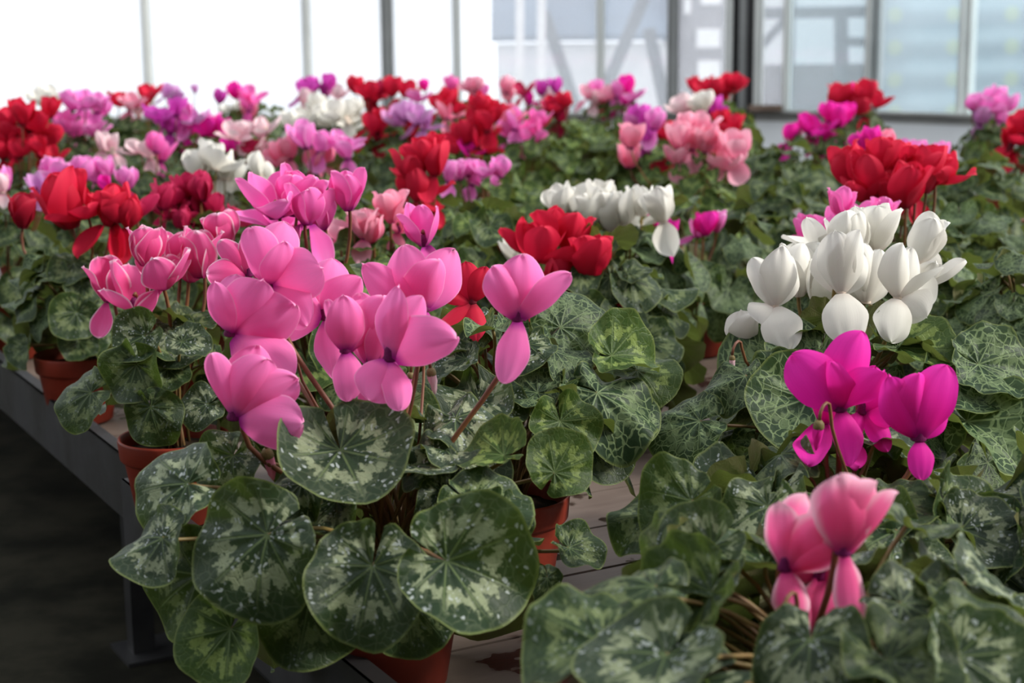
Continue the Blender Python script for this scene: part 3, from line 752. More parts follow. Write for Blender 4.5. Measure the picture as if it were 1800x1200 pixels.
# ------------------------------------------------------------------ benches
O = Vector((-0.433, 1.823, 0)); dv = Vector((-0.490, 0.872, 0)).normalized(); du = Vector((dv.y, -dv.x, 0)); dz = Vector((0, 0, 1))
def bp(u, v, z): return O + du * u + dv * v + dz * z
AX = (du, dv, dz)
def bench(u0, u1, v0, v1, label):
    b = empty('plant_bench', bp(u0, v0, 0)); tag(b, label, 'bench', 'slatted steel plant benches')
    parts = []; v = v0 + 0.004; k = 0; rng = random.Random(int(v0 * 100))
    Mb = frame(du, dv, dz, bp(u0, v0, 0)); Mi = Mb.inverted()
    while v < v1 - 0.02:
        w = 0.118
        w = min(w, v1 - 0.004 - v)
        parts.append(box(bp((u0 + u1) / 2, v + w / 2, BENCH - 0.011 + rng.uniform(-.0015, 0)), ((u1 - u0) / 2 - 0.006, w / 2, 0.010), AX)); v += w + 0.005
    V, Fc = join(parts); V = [Mi @ Vector(p) for p in V]
    obj('board_top', mesh('board_top', V, Fc, [M_board], smooth=False), Mb, b)
    for u, sg in ((u0, 1), (u1, -1)):
        prof = [box(bp(u, (v0 + v1) / 2, 0.3785), (0.0015, (v1 - v0) / 2, 0.0415), AX), box(bp(u + sg * 0.008, (v0 + v1) / 2, 0.4185), (0.0095, (v1 - v0) / 2, 0.0015), AX),
                box(bp(u + sg * 0.012, (v0 + v1) / 2, 0.3385), (0.0135, (v1 - v0) / 2, 0.0015), AX)]
        V, Fc = join(prof); obj('side_rail', mesh('side_rail', [Mi @ Vector(p) for p in V], Fc, [M_steel], smooth=False), Mb, b)
    for v_, sg in ((v0, 1), (v1, -1)):
        V, Fc = box(bp((u0 + u1) / 2, v_ + sg * 0.0015, 0.353), ((u1 - u0) / 2, 0.0015, 0.0155), AX); obj('end_rail', mesh('end_rail', [Mi @ Vector(p) for p in V], Fc, [M_steel], smooth=False), Mb, b)
    for v_ in ((v0 + 0.5, v1 - 0.5)):
        V, Fc = box(bp((u0 + u1) / 2, v_, 0.357), ((u1 - u0) / 2 - .02, 0.02, 0.0095), AX); obj('cross_beam', mesh('cross_beam', [Mi @ Vector(p) for p in V], Fc, [M_legsteel], smooth=False), Mb, b)
        for u in (u0 + 0.12, u1 - 0.12):
            V, Fc = box(bp(u, v_, 0.180), (0.017, 0.017, 0.174), AX); lg = obj('leg', mesh('leg', [Mi @ Vector(p) for p in V], Fc, [M_legsteel], smooth=False), Mb, b)
            V, Fc = box(bp(u + .02, v_, 0.003), (0.055, 0.05, 0.003), AX); obj('foot_plate', mesh('foot_plate', [Mi @ Vector(p) for p in V], Fc, [M_legsteel], smooth=False), Mb, lg)
    return b
bench(0.0, 3.3, 0.002, 4.3, 'long back bench, its end meeting the front bench behind the nearest pot')
bench(-0.031, 3.25, -1.45, -0.004, 'front bench under the nearest plants, with wet grey boards')

# ------------------------------------------------------------------ plants
p1_petals = {
 'a': [(-14, .95, .25, -35, .62), (14, 1.02, -.05, 0, 1.0), (30, .98, .35, 10, .95), (58, 1.0, .2, 20, .95), (94, .98, .45, 0, 1.05)],
 'b': [(-12, .78, .35, -40, .7), (2, .86, -.1, -10, .9), (32, .98, .35, 15, 1.0), (66, 1.02, .25, 15, 1.05), (128, 1.05, .15, 0, 1.2)],
 'c': [(-16, .88, .1, -25, .85), (10, .98, -.15, 0, 1.0), (22, .74, .5, 35, .8), (72, .86, .3, 10, 1.1), (134, .8, .1, 20, .9)],
 'c2': [(-38, .95, .2, -20, .75), (4, .9, .2, 20, .7), (-88, .85, .3, 0, .9), (20, .8, -.3, 0, .8), (50, .6, -.2, 20, .8)],
 'd': [(-72, .72, .45, 0, 1.15), (4, 1.0, -.2, 0, 1.1), (36, .86, .15, 20, .95), (168, .98, .1, 10, .8), (-20, .8, -.2, 0, .9)],
 'e': [(-18, .95, .25, -40, .6), (0, 1.0, .35, 0, .95), (24, .95, .1, 25, .9), (176, .85, .2, 0, .8), (10, .9, -.3, 0, .9)],
 'f': [(-10, 1.0, .05, -30, .8), (8, 1.02, .3, -8, .85), (24, .85, .3, 40, .7), (165, .7, .2, 0, .8), (0, .9, -.3, 0, .9)],
 'g': [(6, 1.05, .25, -25, .72), (24, 1.0, .1, 10, .8), (66, 1.05, .35, 10, 1.05), (168, .75, .35, -20, .6), (205, .62, .2, 0, .95)],
 'h': [(-52, 1.05, .2, -10, .75), (-16, .98, .28, -5, 1.05), (12, .82, .4, 15, .9), (26, 1.0, -.1, 20, .95), (172, .8, .25, 0, .55)],
 'i': [(-26, .92, .2, -15, .9), (4, 1.02, .2, 5, 1.0), (48, 1.05, .25, 35, .7), (192, 1.0, .15, 15, .72), (16, .9, -.3, 0, .9)],
}
cyclamen(690, 1.29, 'nearest large cyclamen with big pink flowers and blotched leaves over the front bench corner', [
  (413, 735, 118, 'pink', p1_petals['a'], -.05), (407, 588, 112, 'pink', p1_petals['b'], .0), (474, 503, 108, 'pink', p1_petals['c'], .02),
  (438, 484, 72, 'edged', p1_petals['c2'], .10), (573, 560, 98, 'pink', p1_petals['d'], .05), (608, 618, 92, 'pink', p1_petals['e'], -.02),
  (655, 645, 118, 'pink', p1_petals['f'], -.01), (686, 632, 112, 'pink', p1_petals['g'], -.05), (744, 545, 108, 'pink', p1_petals['h'], .04),
  (911, 562, 102, 'pink', p1_petals['i'], -.02)], leaf='blotch', n=30, Rr=0.13, H=0.11, a0=.042, seed=5, low=0.6,
  skip=lambda o: o.y < 1.235 or inside(o, 850, 820, 1100, 1200) or inside(o, 0, 700, 300, 1200),
  leaves=[(330, 850, 190, 185, -.08, .5, -.35, 'blotch', 0), (410, 800, 120, 120, -.02, .4, -.1, 'blotch', 1), (598, 790, 220, 78, -.06, 1.3, .1, 'blotch', 2),
   (770, 800, 165, 50, -.02, 1.3, .2, 'blotch', 3), (470, 940, 240, 138, -.15, .35, -.25, 'blotch', 4), (655, 995, 225, 100, -.17, .45, .05, 'blotch', 5),
   (785, 985, 245, 20, -.19, .35, .12, 'blotch', 6), (545, 1050, 200, 100, -.13, .05, -.05, 'plain', 7), (405, 1105, 165, 128, -.13, .25, -.2, 'fresh', 8),
   (350, 1010, 210, 150, -.10, .1, -.35, 'plain', 9), (285, 945, 150, 150, -.11, .8, -.5, 'blotch', 10), (715, 1050, 165, 84, -.11, -.2, .05, 'plain', 11),
   (1000, 962, 105, 10, -.02, 1.0, .4, 'plain', 12), (962, 1015, 70, 95, -.06, .2, 1.2, 'plain', 13), (830, 880, 170, 30, -.08, 1.0, .3, 'plain', 14),
   (975, 830, 125, -60, -.02, .3, .2, 'fresh', 15), (885, 800, 120, 200, -.04, 1.6, .0, 'fresh', 16), (800, 735, 140, 60, .02, 1.3, -.1, 'blotch', 17),
   (530, 850, 130, 170, -.06, 1.0, -.1, 'blotch', 3), (690, 720, 140, 60, .1, .9, 0, 'plain', 1), (880, 900, 120, 100, -.08, .6, .4, 'plain', 5)],
  buds=[(757, 648, 48, 'blush', True, .0), (722, 655, 38, 'orchid', True, .08), (497, 655, 55, 'blush', True, .04), (468, 790, 62, 'palepink', True, -.03)])
cyclamen(305, 1.77, 'cyclamen with pale-edged rose flowers, second pot from the front along the steel rail', [
  (195, 530, 70, 'edged', 'drop'), (255, 468, 62, 'edged', 'up'), (235, 545, 78, 'edged', 'open'), (290, 508, 76, 'edged', 'open'), (352, 488, 78, 'edged', 'up'),
  (335, 495, 70, 'edged', 'open'), (396, 436, 62, 'edged', 'up'), (310, 470, 60, 'edged', 'up')], leaf='plain', leaf2='blotch', n=24, Rr=0.085, H=0.12, a0=.036, seed=2, low=.3, skip=lambda o: inside(o, 150, 690, 430, 1000),
  leaves=[(255, 590, 95, 150, -.08, .4, -.1, 'blotch', 2), (320, 600, 80, 20, -.08, .8, .1, 'blotch', 5), (240, 640, 110, 100, -.10, .2, -.2, 'plain', 7), (160, 690, 120, 160, -.08, .5, -.3, 'plain', 0), (265, 715, 105, 75, -.12, .1, -.05, 'plain', 9), (365, 710, 80, 150, -.1, .6, .2, 'blotch', 1)])
cyclamen(137, 2.27, 'cyclamen with tall red flowers at far left beside the steel rail', [
  (126, 402, 92, 'red', 'up', -.04), (190, 398, 62, 'red', 'droop2', -.05), (210, 392, 62, 'red', 'drop'), (40, 402, 56, 'maroon', 'up'), (150, 385, 60, 'red', 'open'), (240, 385, 56, 'crimson', 'open'), (225, 400, 50, 'red', 'drop')],
  leaf='plain', leaf2='web', n=40, Rr=0.105, H=0.13, a0=.036, seed=3, low=.2, skip=lambda o: inside(o, -200, 615, 300, 800))
cyclamen(890, 1.52, 'cyclamen with one twisted red flower, pot half hidden behind the nearest plant', [
  (830, 532, 68, 'red', [(-72, .85, .3, 10, .5), (-8, .95, .1, 0, .9), (20, .9, .3, 20, .8), (170, .95, .3, 0, .75), (232, 1.0, .2, 20, .5)], .02)],
  leaf='blotch', leaf2='web', n=40, Rr=.13, H=.15, a0=.040, leaves=[(985, 575, 150, -40, .02, .5, .2, 'web', 0), (1075, 625, 140, -20, 0, .9, .3, 'fresh', 6), (1050, 690, 185, 40, -.05, .9, .1, 'web', 3), (1085, 725, 120, 60, -.03, 1.0, .4, 'web', 8), (1120, 650, 120, 10, .03, 1.3, .4, 'fresh', 10), (945, 690, 120, 200, -.05, 1.2, 0, 'web', 5), (985, 740, 130, 80, -.1, .5, .3, 'fresh', 12), (1040, 780, 130, 60, -.04, .6, .5, 'plain', 2)], seed=4, dusty=True, skip=lambda o: inside(o, 800, 850, 1100, 1200) or inside(o, 1120, 700, 1300, 900))
cyclamen(1076, 2.1, 'cyclamen crowned by a dense red flower head in the middle of the bench', [
  (945, 462, 78, 'red', 'open', 0), (978, 425, 62, 'red', 'up'), (1005, 452, 72, 'red', 'drop', .03), (985, 512, 66, 'red', 'droop2', -.02), (1041, 492, 78, 'red', 'up', -.03), (965, 535, 56, 'red', 'up', .02), (1015, 500, 60, 'red', 'open'), (920, 445, 58, 'red', 'open', .05)],
  leaf='plain', leaf2='web', n=46, Rr=0.115, H=0.145, a0=.040, seed=6, dusty=True, low=.4, buds=[(1088, 522, 42, 'red', True, -.05)])
W1 = [(-20, .8, -.1, -30, .7), (2, 1.0, .2, 0, 1.05), (24, .9, -.1, 15, .9), (174, .62, .35, 0, 1.1), (-150, .3, .2, 0, .9)]
cyclamen(1490, 1.60, 'right-hand cyclamen with a cluster of pure white flowers and web-veined leaves', [
  (1360, 538, 96, 'white', [(-24, .85, .05, -30, .65), (2, 1.0, .2, 0, .86), (20, .9, -.1, 15, .9), (165, .78, .3, 0, .95), (-148, .35, .2, 0, 1.2)], 0),
  (1405, 520, 84, 'white', 'up', .06), (1478, 514, 100, 'white', [(-8, .98, .2, -10, .85), (10, 1.0, .15, 10, .85), (176, .86, .3, 0, 1.0), (0, .9, -.3, 0, 1), (30, .8, -.2, 0, .9)], -.03),
  (1522, 532, 94, 'white', [(-5, 1.0, .2, 0, .72), (12, .9, .1, 20, .65), (-20, .9, -.2, 0, .9), (0, .8, -.3, 0, .9), (30, .7, -.2, 0, .8)], .02),
  (1578, 524, 88, 'white', [(-4, 1.0, .22, 0, .82), (16, .95, 0, 10, .75), (50, .9, .1, 50, .6), (194, .84, .3, 0, 1.0), (130, .55, .1, 10, 1.0)], -.02),
  (1612, 462, 82, 'white', 'drop', .05), (1442, 542, 80, 'white', 'drop', .05), (1502, 455, 80, 'white', 'up', .08), (1540, 440, 76, 'white', 'up', .1), (1455, 440, 70, 'white', 'open', .12), (1610, 510, 80, 'white', 'open', .08),
  (1308, 612, 62, 'white', [(-6, 1.0, .2, -10, 1.2), (10, .95, .25, 15, 1.2), (0, .9, -.1, 0, 1.1), (180, .4, .2, 0, 1), (-10, .8, -.2, 0, 1)], .02)],
  leaf='web', n=52, Rr=0.165, H=0.13, a0=.044, seed=8, skip=lambda o: inside(o, 1000, 500, 1215, 1000) or (o.y < 1.56 and inside(o, 1330, 540, 1620, 660)), leaves=[(1420, 700, 180, 110, -.1, .7, -.1, 'web', 2), (1720, 640, 170, 20, -.06, .8, .2, 'web', 5), (1700, 740, 200, 60, -.1, 1.2, .1, 'web', 6), (1230, 740, 150, 170, -.1, .8, -.3, 'web', 0), (1310, 660, 110, 150, -.08, 1.0, -.1, 'web', 3), (1580, 610, 150, 10, -.04, 1.1, .1, 'fresh', 11)],
  buds=[(1287, 625, 30, 'blush', True, -.05)])
cyclamen(1500, 1.28, 'cyclamen with magenta flowers and furled petals, right of the nearest plant', [
  (1475, 720, 118, 'magenta', [(-42, 1.0, .2, -15, 1.0), (12, 1.1, .2, 10, .95), (-14, .75, .5, -30, .7), (38, .8, .45, 25, .8), (172, .75, .2, 0, .6)], 0),
  (1450, 745, 84, 'magenta', 'droop2', .03), (1515, 725, 88, 'magenta', [(40, .8, .2, 10, .8), (150, .8, .2, 15, .55), (100, .5, .4, 0, .8), (-150, .7, .1, 0, .6), (20, .9, -.2, 0, .9)], .03),
  (1614, 772, 116, 'magenta', [(-28, 1.0, .25, -20, .75), (-8, .95, .2, -10, .9), (16, 1.08, .2, 12, .95), (40, .7, -.1, 30, .7), (180, .55, .25, 0, .5)], -.02)],
  leaf='blotch', leaf2='plain', n=56, Rr=0.165, H=0.09, a0=.040, seed=9, skip=lambda o: inside(o, 900, 700, 1200, 1000) or (o.y < 1.30 and inside(o, 1360, 690, 1720, 850)), leaves=[(1150, 905, 140, 190, -.06, .8, -.3, 'plain', 3), (1215, 880, 150, 150, -.08, .8, -.2, 'plain', 6), (1350, 890, 150, 110, -.1, .7, 0, 'blotch', 1), (1620, 1000, 150, 60, -.15, .5, .1, 'blotch', 4), (1690, 930, 160, 40, -.08, .9, .1, 'blotch', 11)], buds=[(1440, 740, 55, 'magenta', True, -.04)])
cyclamen(1450, 0.98, 'very near blurred cyclamen with soft-edged pink flowers at lower right', [
  (1482, 972, 128, 'softedge', [(-6, 1.05, .25, -10, 1.1), (14, 1.0, .1, 10, 1.1), (38, 1.0, .1, 40, .7), (176, .95, .3, 10, .55), (0, .9, -.3, 0, 1)], -.03),
  (1380, 1000, 118, 'softedge', [(-4, .95, .1, -30, .8), (36, 1.0, .3, 10, 1.0), (62, .95, .3, 10, .9), (170, .75, .2, 0, .7), (20, 1.1, -.3, 0, .9)], -.01),
  (1440, 1015, 100, 'softedge', [(170, 1.0, .2, 0, 1.2), (200, 1.0, .1, -20, .8), (90, .6, .2, 0, .8), (-60, .5, -.2, 0, .8), (0, .6, -.3, 0, .8)], .03)],
  leaf='plain', leaf2='blotch', n=58, Rr=0.19, H=0.11, a0=.042, seed=11, low=.2, skip=lambda o: o.y < 1.0 and inside(o, 1300, 800, 1620, 1120), leaves=[(1585, 1060, 210, 40, -.06, 1.1, .2, 'blotch', 4), (1690, 1100, 220, 30, -.08, 1.0, .2, 'plain', 9), (1560, 1160, 230, 70, -.12, 1.7, .1, 'plain', 12), (1150, 1030, 200, 190, -.04, 1.9, -.2, 'plain', 0), (1060, 1130, 240, 170, -.08, 1.8, -.3, 'plain', 5), (1170, 1150, 250, 120, -.12, 2.0, -.1, 'blotch', 8), (1250, 960, 160, 150, .05, 1.1, -.2, 'blotch', 2)], buds=[(1375, 1085, 50, 'softedge', True, -.05)])
cyclamen(1950, 1.25, 'blotch-leaved cyclamen without flowers at the right edge beside the magenta-flowered one', [], leaf='blotch', n=46, Rr=0.14, H=0.1, a0=.040, seed=12)
# second depth: just behind
cyclamen(575, 1.88, 'cyclamen with large rose pink flowers directly behind the nearest plant', [
  (484, 385, 82, 'rosepink', 'open', -.04), (515, 380, 76, 'rosepink', 'up'), (566, 405, 70, 'rosepink', 'up', -.02), (612, 370, 66, 'rosepink', 'up', -.02), (540, 395, 72, 'rosepink', 'droop2'), (745, 432, 68, 'rosepink', 'drop', -.05), (490, 400, 70, 'rosepink', 'open', .05)],
  leaf='fresh', leaf2='plain', n=46, Rr=.155, H=.145, a0=.038, seed=13)
cyclamen(660, 2.25, 'cyclamen with small salmon pink flowers behind the large rose pink ones', [
  (640, 420, 50, 'palepink', 'drop'), (652, 428, 52, 'salmon', 'up'), (688, 392, 52, 'salmon', 'up'), (700, 410, 46, 'salmon', 'drop'), (625, 400, 44, 'palepink', 'open'), (595, 425, 40, 'palepink', 'open')], leaf='fresh', n=42, Rr=.14, H=.145, a0=.035, seed=14)
cyclamen(330, 2.45, 'cyclamen with a round crimson flower head left of the large rose pink ones', [
  (285, 370, 48, 'crimson', 'up'), (310, 362, 46, 'crimson', 'open'), (332, 350, 44, 'crimson', 'up'), (355, 355, 48, 'crimson', 'up'), (370, 380, 44, 'crimson', 'drop'), (325, 385, 42, 'crimson', 'droop2'), (300, 385, 40, 'crimson', 'open'), (345, 375, 42, 'crimson', 'drop'), (430, 398, 42, 'crimson', 'open'), (322, 405, 36, 'crimson', 'up')],
  leaf='plain', n=42, Rr=.14, H=.145, a0=.035, seed=15)
cyclamen(1085, 2.5, 'cyclamen with a dense white flower cluster behind the red flower head', [
  (1005, 390, 62, 'white', 'up'), (1030, 400, 62, 'white', 'drop'), (1055, 375, 58, 'white', 'up'), (1075, 405, 64, 'white', 'up'), (1100, 395, 56, 'white', 'drop'), (1110, 415, 52, 'white', 'droop2'), (1165, 390, 60, 'white', 'drop', -.05), (1130, 380, 50, 'white', 'up'), (990, 380, 50, 'white', 'up'), (900, 460, 44, 'white', 'up', -.1)],
  leaf='web', n=48, Rr=.155, H=.145, a0=.038, seed=16)
cyclamen(1225, 2.72, 'cyclamen with a few rose magenta flowers right of the white cluster', [(1172, 425, 40, 'magenta', 'drop'), (1148, 398, 36, 'magenta', 'up'), (1240, 415, 40, 'magenta', 'up'), (1225, 418, 34, 'orchid', 'open'), (1260, 408, 36, 'orchid', 'up')], leaf='web', n=46, Rr=.175, H=.145, a0=.040, low=.5, skip=lambda o: inside(o, 1120, 370, 1300, 445), seed=17)
cyclamen(1500, 2.02, 'cyclamen with pink flowers peeping up behind the right white cluster', [(1488, 398, 54, 'rosepink', 'open'), (1480, 385, 50, 'rosepink', 'up'), (1548, 400, 48, 'rosepink', 'up'), (1420, 432, 52, 'rosepink', 'droop2'), (1440, 420, 40, 'rosepink', 'open')], leaf='web', n=46, Rr=.14, H=.145, a0=.038, seed=18)
cyclamen(1585, 2.3, 'cyclamen with a broad bright red flower head at right', [
  (1500, 330, 70, 'red', 'up'), (1535, 340, 70, 'red', 'drop'), (1590, 365, 72, 'red', 'up', -.05), (1570, 320, 66, 'red', 'up'), (1625, 340, 74, 'red', 'up'), (1650, 325, 62, 'red', 'open'), (1545, 300, 56, 'red', 'up'), (1610, 310, 56, 'red', 'open'), (1515, 355, 54, 'red', 'open'), (1600, 345, 60, 'red', 'droop2'), (1560, 360, 52, 'red', 'drop')],
  leaf='plain', leaf2='web', n=50, Rr=.155, H=.145, a0=.040, seed=19)
cyclamen(1800, 2.0, 'web-veined leafy cyclamen without flowers at the right edge behind the pure white one', [], leaf='web', n=44, Rr=.14, H=.145, a0=.036, seed=20)
cyclamen(845, 2.52, 'green leafy cyclamen without open flowers between the pink and red plants', [], leaf='fresh', leaf2='plain', n=44, Rr=.155, H=.145, a0=.037, seed=21)
cyclamen(745, 2.68, 'cyclamen with dark red drooping flowers left of centre', [(725, 320, 56, 'red', 'open'), (745, 300, 56, 'red', 'up'), (765, 310, 54, 'red', 'drop'), (735, 355, 52, 'red', 'droop2'), (760, 275, 40, 'red', 'up'), (715, 345, 44, 'red', 'drop'), (752, 345, 46, 'red', 'open')], leaf='fresh', n=44, Rr=.155, H=.145, a0=.037, seed=22)
cyclamen(15, 2.75, 'leafy cyclamen with blush flowers cut by the left edge of the view', [(12, 335, 38, 'orchid', 'up'), (5, 340, 32, 'blush', 'drop'), (68, 340, 34, 'lavender', 'drop'), (75, 345, 30, 'orchid', 'open')], leaf='plain', n=42, Rr=.14, H=.145, a0=.036, seed=23)
cyclamen(150, 2.95, 'cyclamen with orchid pink flowers behind the tall red flowers at left', [(100, 320, 40, 'orchid', 'open'), (125, 325, 38, 'orchid', 'drop'), (148, 318, 42, 'orchid', 'up'), (185, 315, 38, 'orchid', 'up'), (170, 322, 32, 'orchid', 'open'), (228, 332, 38, 'orchid', 'up'), (90, 310, 32, 'orchid', 'up'), (185, 335, 26, 'magenta', 'drop')], leaf='plain', n=44, Rr=.155, H=.145, a0=.036, seed=24)
cyclamen(385, 2.95, 'cyclamen with big white flowers standing left of the pink centre', [(350, 312, 50, 'white', 'open'), (380, 300, 56, 'white', 'open'), (395, 315, 50, 'white', 'droop2'), (370, 295, 44, 'white', 'up'), (405, 325, 44, 'white', 'drop'), (455, 310, 40, 'white', 'droop2'), (468, 325, 36, 'white', 'drop'), (360, 290, 34, 'white', 'up')], leaf='plain', n=44, Rr=.155, H=.145, a0=.036, seed=25)
cyclamen(850, 3.0, 'cyclamen with small orchid pink flowers in front of the red ones at centre', [(790, 322, 36, 'orchid', 'drop'), (808, 318, 34, 'orchid', 'up'), (830, 325, 34, 'orchid', 'drop'), (850, 312, 30, 'orchid', 'open'), (880, 312, 36, 'orchid', 'up'), (822, 310, 32, 'orchid', 'up'), (858, 328, 28, 'orchid', 'open')], leaf='fresh', n=46, Rr=.155, H=.145, a0=.036, seed=26)
cyclamen(1010, 3.15, 'green leafy cyclamen without flowers behind the white cluster', [], leaf='fresh', leaf2='plain', n=46, Rr=.155, H=.145, a0=.036, seed=27)
cyclamen(590, 2.95, 'bright green cyclamen without flowers below the pink and orchid blooms', [], leaf='fresh', n=40, Rr=.14, H=.145, a0=.036, seed=28)
cyclamen(560, 3.3, 'cyclamen with mixed salmon and orchid pink flowers left of centre', [(495, 290, 42, 'salmon', 'up'), (510, 280, 38, 'salmon', 'drop'), (540, 262, 44, 'orchid', 'up'), (562, 270, 40, 'orchid', 'drop'), (600, 268, 42, 'orchid', 'open'), (612, 280, 38, 'orchid', 'drop'), (550, 300, 40, 'salmon', 'droop2'), (575, 290, 36, 'salmon', 'drop'), (478, 295, 34, 'salmon', 'open'), (528, 250, 38, 'orchid', 'open')], leaf='plain', n=44, Rr=.155, H=.145, a0=.035, seed=29)
cyclamen(1215, 3.35, 'cyclamen with many pale salmon flowers in front of the window corner', [(1108, 262, 44, 'salmon', 'up'), (1105, 295, 44, 'salmon', 'up'), (1195, 262, 46, 'palepink', 'up'), (1215, 265, 46, 'palepink', 'drop'), (1240, 268, 44, 'palepink', 'up'), (1262, 285, 42, 'palepink', 'drop'), (1295, 280, 50, 'palepink', 'drop'), (1280, 300, 46, 'palepink', 'open'), (1205, 240, 40, 'palepink', 'up'), (1230, 235, 40, 'palepink', 'open'), (1190, 290, 36, 'palepink', 'drop'), (1250, 258, 36, 'salmon', 'up')], leaf='fresh', leaf2='plain', n=46, Rr=.155, H=.145, a0=.036, seed=30)
cyclamen(1150, 3.95, 'cyclamen with magenta and red flowers left of the pale salmon ones', [(1128, 225, 40, 'purple', 'up'), (1120, 230, 36, 'orchid', 'up'), (1150, 228, 38, 'orchid', 'drop'), (1165, 262, 44, 'red', 'droop2'), (1175, 250, 36, 'red', 'drop'), (1135, 250, 30, 'purple', 'drop')], leaf='fresh', n=44, Rr=.155, H=.145, a0=.036, seed=31)
cyclamen(1270, 4.2, 'cyclamen with white and red flowers behind the pale salmon ones', [(1225, 200, 36, 'white', 'open'), (1238, 195, 34, 'white', 'up'), (1252, 205, 36, 'purple', 'up'), (1262, 215, 30, 'purple', 'drop'), (1275, 245, 40, 'red', 'open'), (1290, 235, 34, 'red', 'up'), (1270, 230, 34, 'red', 'up'), (1198, 200, 34, 'blush', 'open')], leaf='fresh', n=44, Rr=.155, H=.145, a0=.036, seed=32)
cyclamen(1450, 4.2, 'cyclamen with upright magenta flowers below the far red head at right', [(1387, 252, 36, 'magenta', 'drop'), (1420, 235, 34, 'magenta', 'drop'), (1445, 238, 38, 'magenta', 'open'), (1458, 215, 34, 'magenta', 'up'), (1475, 225, 40, 'magenta', 'up'), (1455, 255, 32, 'magenta', 'drop'), (1490, 215, 32, 'magenta', 'up')], leaf='plain', n=44, Rr=.155, H=.145, a0=.036, seed=33)
cyclamen(1500, 4.7, 'cyclamen with a red flower head against the window sill at right', [(1475, 188, 40, 'red', 'up'), (1495, 192, 38, 'red', 'open'), (1510, 185, 40, 'red', 'up'), (1525, 180, 38, 'red', 'up'), (1515, 205, 34, 'red', 'drop'), (1490, 178, 30, 'magenta', 'up'), (1540, 190, 32, 'red', 'open')], leaf='plain', n=42, Rr=.14, H=.145, a0=.035, seed=34)
cyclamen(1590, 3.0, 'cyclamen with orchid flowers behind the broad red flower head', [(1508, 268, 34, 'magenta', 'up'), (1535, 258, 34, 'magenta', 'up'), (1560, 268, 36, 'salmon', 'up'), (1610, 285, 36, 'orchid', 'up'), (1655, 285, 34, 'orchid', 'up'), (1585, 275, 30, 'orchid', 'open')], leaf='plain', n=42, Rr=.155, H=.145, a0=.036, seed=35)
cyclamen(1745, 4.4, 'cyclamen with orchid pink flowers before the far right panes', [(1735, 195, 36, 'orchid', 'open'), (1752, 190, 38, 'orchid', 'up'), (1765, 200, 36, 'orchid', 'drop'), (1720, 220, 38, 'lavender', 'drop'), (1708, 195, 28, 'orchid', 'up'), (1755, 215, 30, 'orchid', 'drop')], leaf='plain', n=46, Rr=.155, H=.145, a0=.036, seed=36)
cyclamen(1840, 3.8, 'cyclamen with red flowers cut by the right edge of the view', [(1790, 255, 50, 'red', 'open'), (1775, 265, 40, 'red', 'droop2'), (1805, 240, 46, 'red', 'up'), (1820, 255, 46, 'red', 'up')], leaf='plain', n=46, Rr=.155, H=.145, a0=.036, seed=37)
cyclamen(45, 3.4, 'cyclamen with a mass of red flowers at the left edge', [(15, 228, 42, 'red', 'open'), (40, 220, 42, 'red', 'up'), (65, 232, 40, 'red', 'open'), (85, 208, 36, 'red', 'up'), (25, 250, 40, 'red', 'drop'), (55, 255, 40, 'red', 'open'), (90, 260, 40, 'red', 'up'), (75, 275, 34, 'red', 'drop'), (35, 278, 36, 'red', 'open'), (8, 280, 36, 'red', 'drop'), (95, 285, 30, 'red', 'open'), (10, 255, 38, 'red', 'open'), (50, 235, 38, 'red', 'drop'), (30, 205, 32, 'red', 'up')], leaf='plain', n=42, Rr=.155, H=.145, a0=.036, seed=38)
cyclamen(265, 3.35, 'cyclamen with blush white flowers in the left middle', [(180, 265, 32, 'blush', 'drop'), (198, 270, 32, 'blush', 'droop2'), (248, 270, 36, 'blush', 'open'), (265, 278, 34, 'blush', 'drop'), (285, 285, 38, 'rosepink', 'drop'), (275, 270, 34, 'rosepink', 'up')], leaf='plain', n=44, Rr=.155, H=.145, a0=.036, seed=39)
cyclamen(150, 3.95, 'cyclamen with orchid pink flowers right of the red mass at left', [(130, 195, 36, 'orchid', 'up'), (150, 192, 36, 'orchid', 'open'), (170, 198, 34, 'orchid', 'drop'), (125, 235, 38, 'rosepink', 'open'), (140, 245, 34, 'rosepink', 'drop'), (165, 240, 32, 'orchid', 'open'), (180, 205, 30, 'orchid', 'up'), (115, 225, 30, 'rosepink', 'up'), (155, 212, 32, 'orchid', 'open')], leaf='plain', n=42, Rr=.155, H=.145, a0=.036, seed=40)
cyclamen(310, 3.75, 'cyclamen with purple pink flowers in the left middle', [(278, 212, 36, 'purple', 'open'), (292, 225, 36, 'purple', 'open'), (310, 205, 34, 'purple', 'up'), (325, 215, 34, 'orchid', 'drop'), (300, 235, 34, 'purple', 'drop'), (330, 240, 34, 'magenta', 'drop'), (358, 240, 36, 'magenta', 'open'), (345, 220, 32, 'lavender', 'open'), (385, 240, 34, 'magenta', 'up'), (370, 225, 30, 'orchid', 'open')], leaf='plain', n=42, Rr=.155, H=.145, a0=.036, seed=41)
cyclamen(435, 3.6, 'cyclamen with blush and magenta flowers left of the far white cluster', [(415, 245, 34, 'blush', 'open'), (430, 248, 32, 'blush', 'drop'), (460, 245, 36, 'blush', 'droop2'), (470, 235, 32, 'blush', 'open'), (415, 275, 36, 'magenta', 'drop'), (428, 265, 32, 'magenta', 'up'), (445, 270, 26, 'crimson', 'open')], leaf='plain', n=42, Rr=.14, H=.145, a0=.036, seed=42)
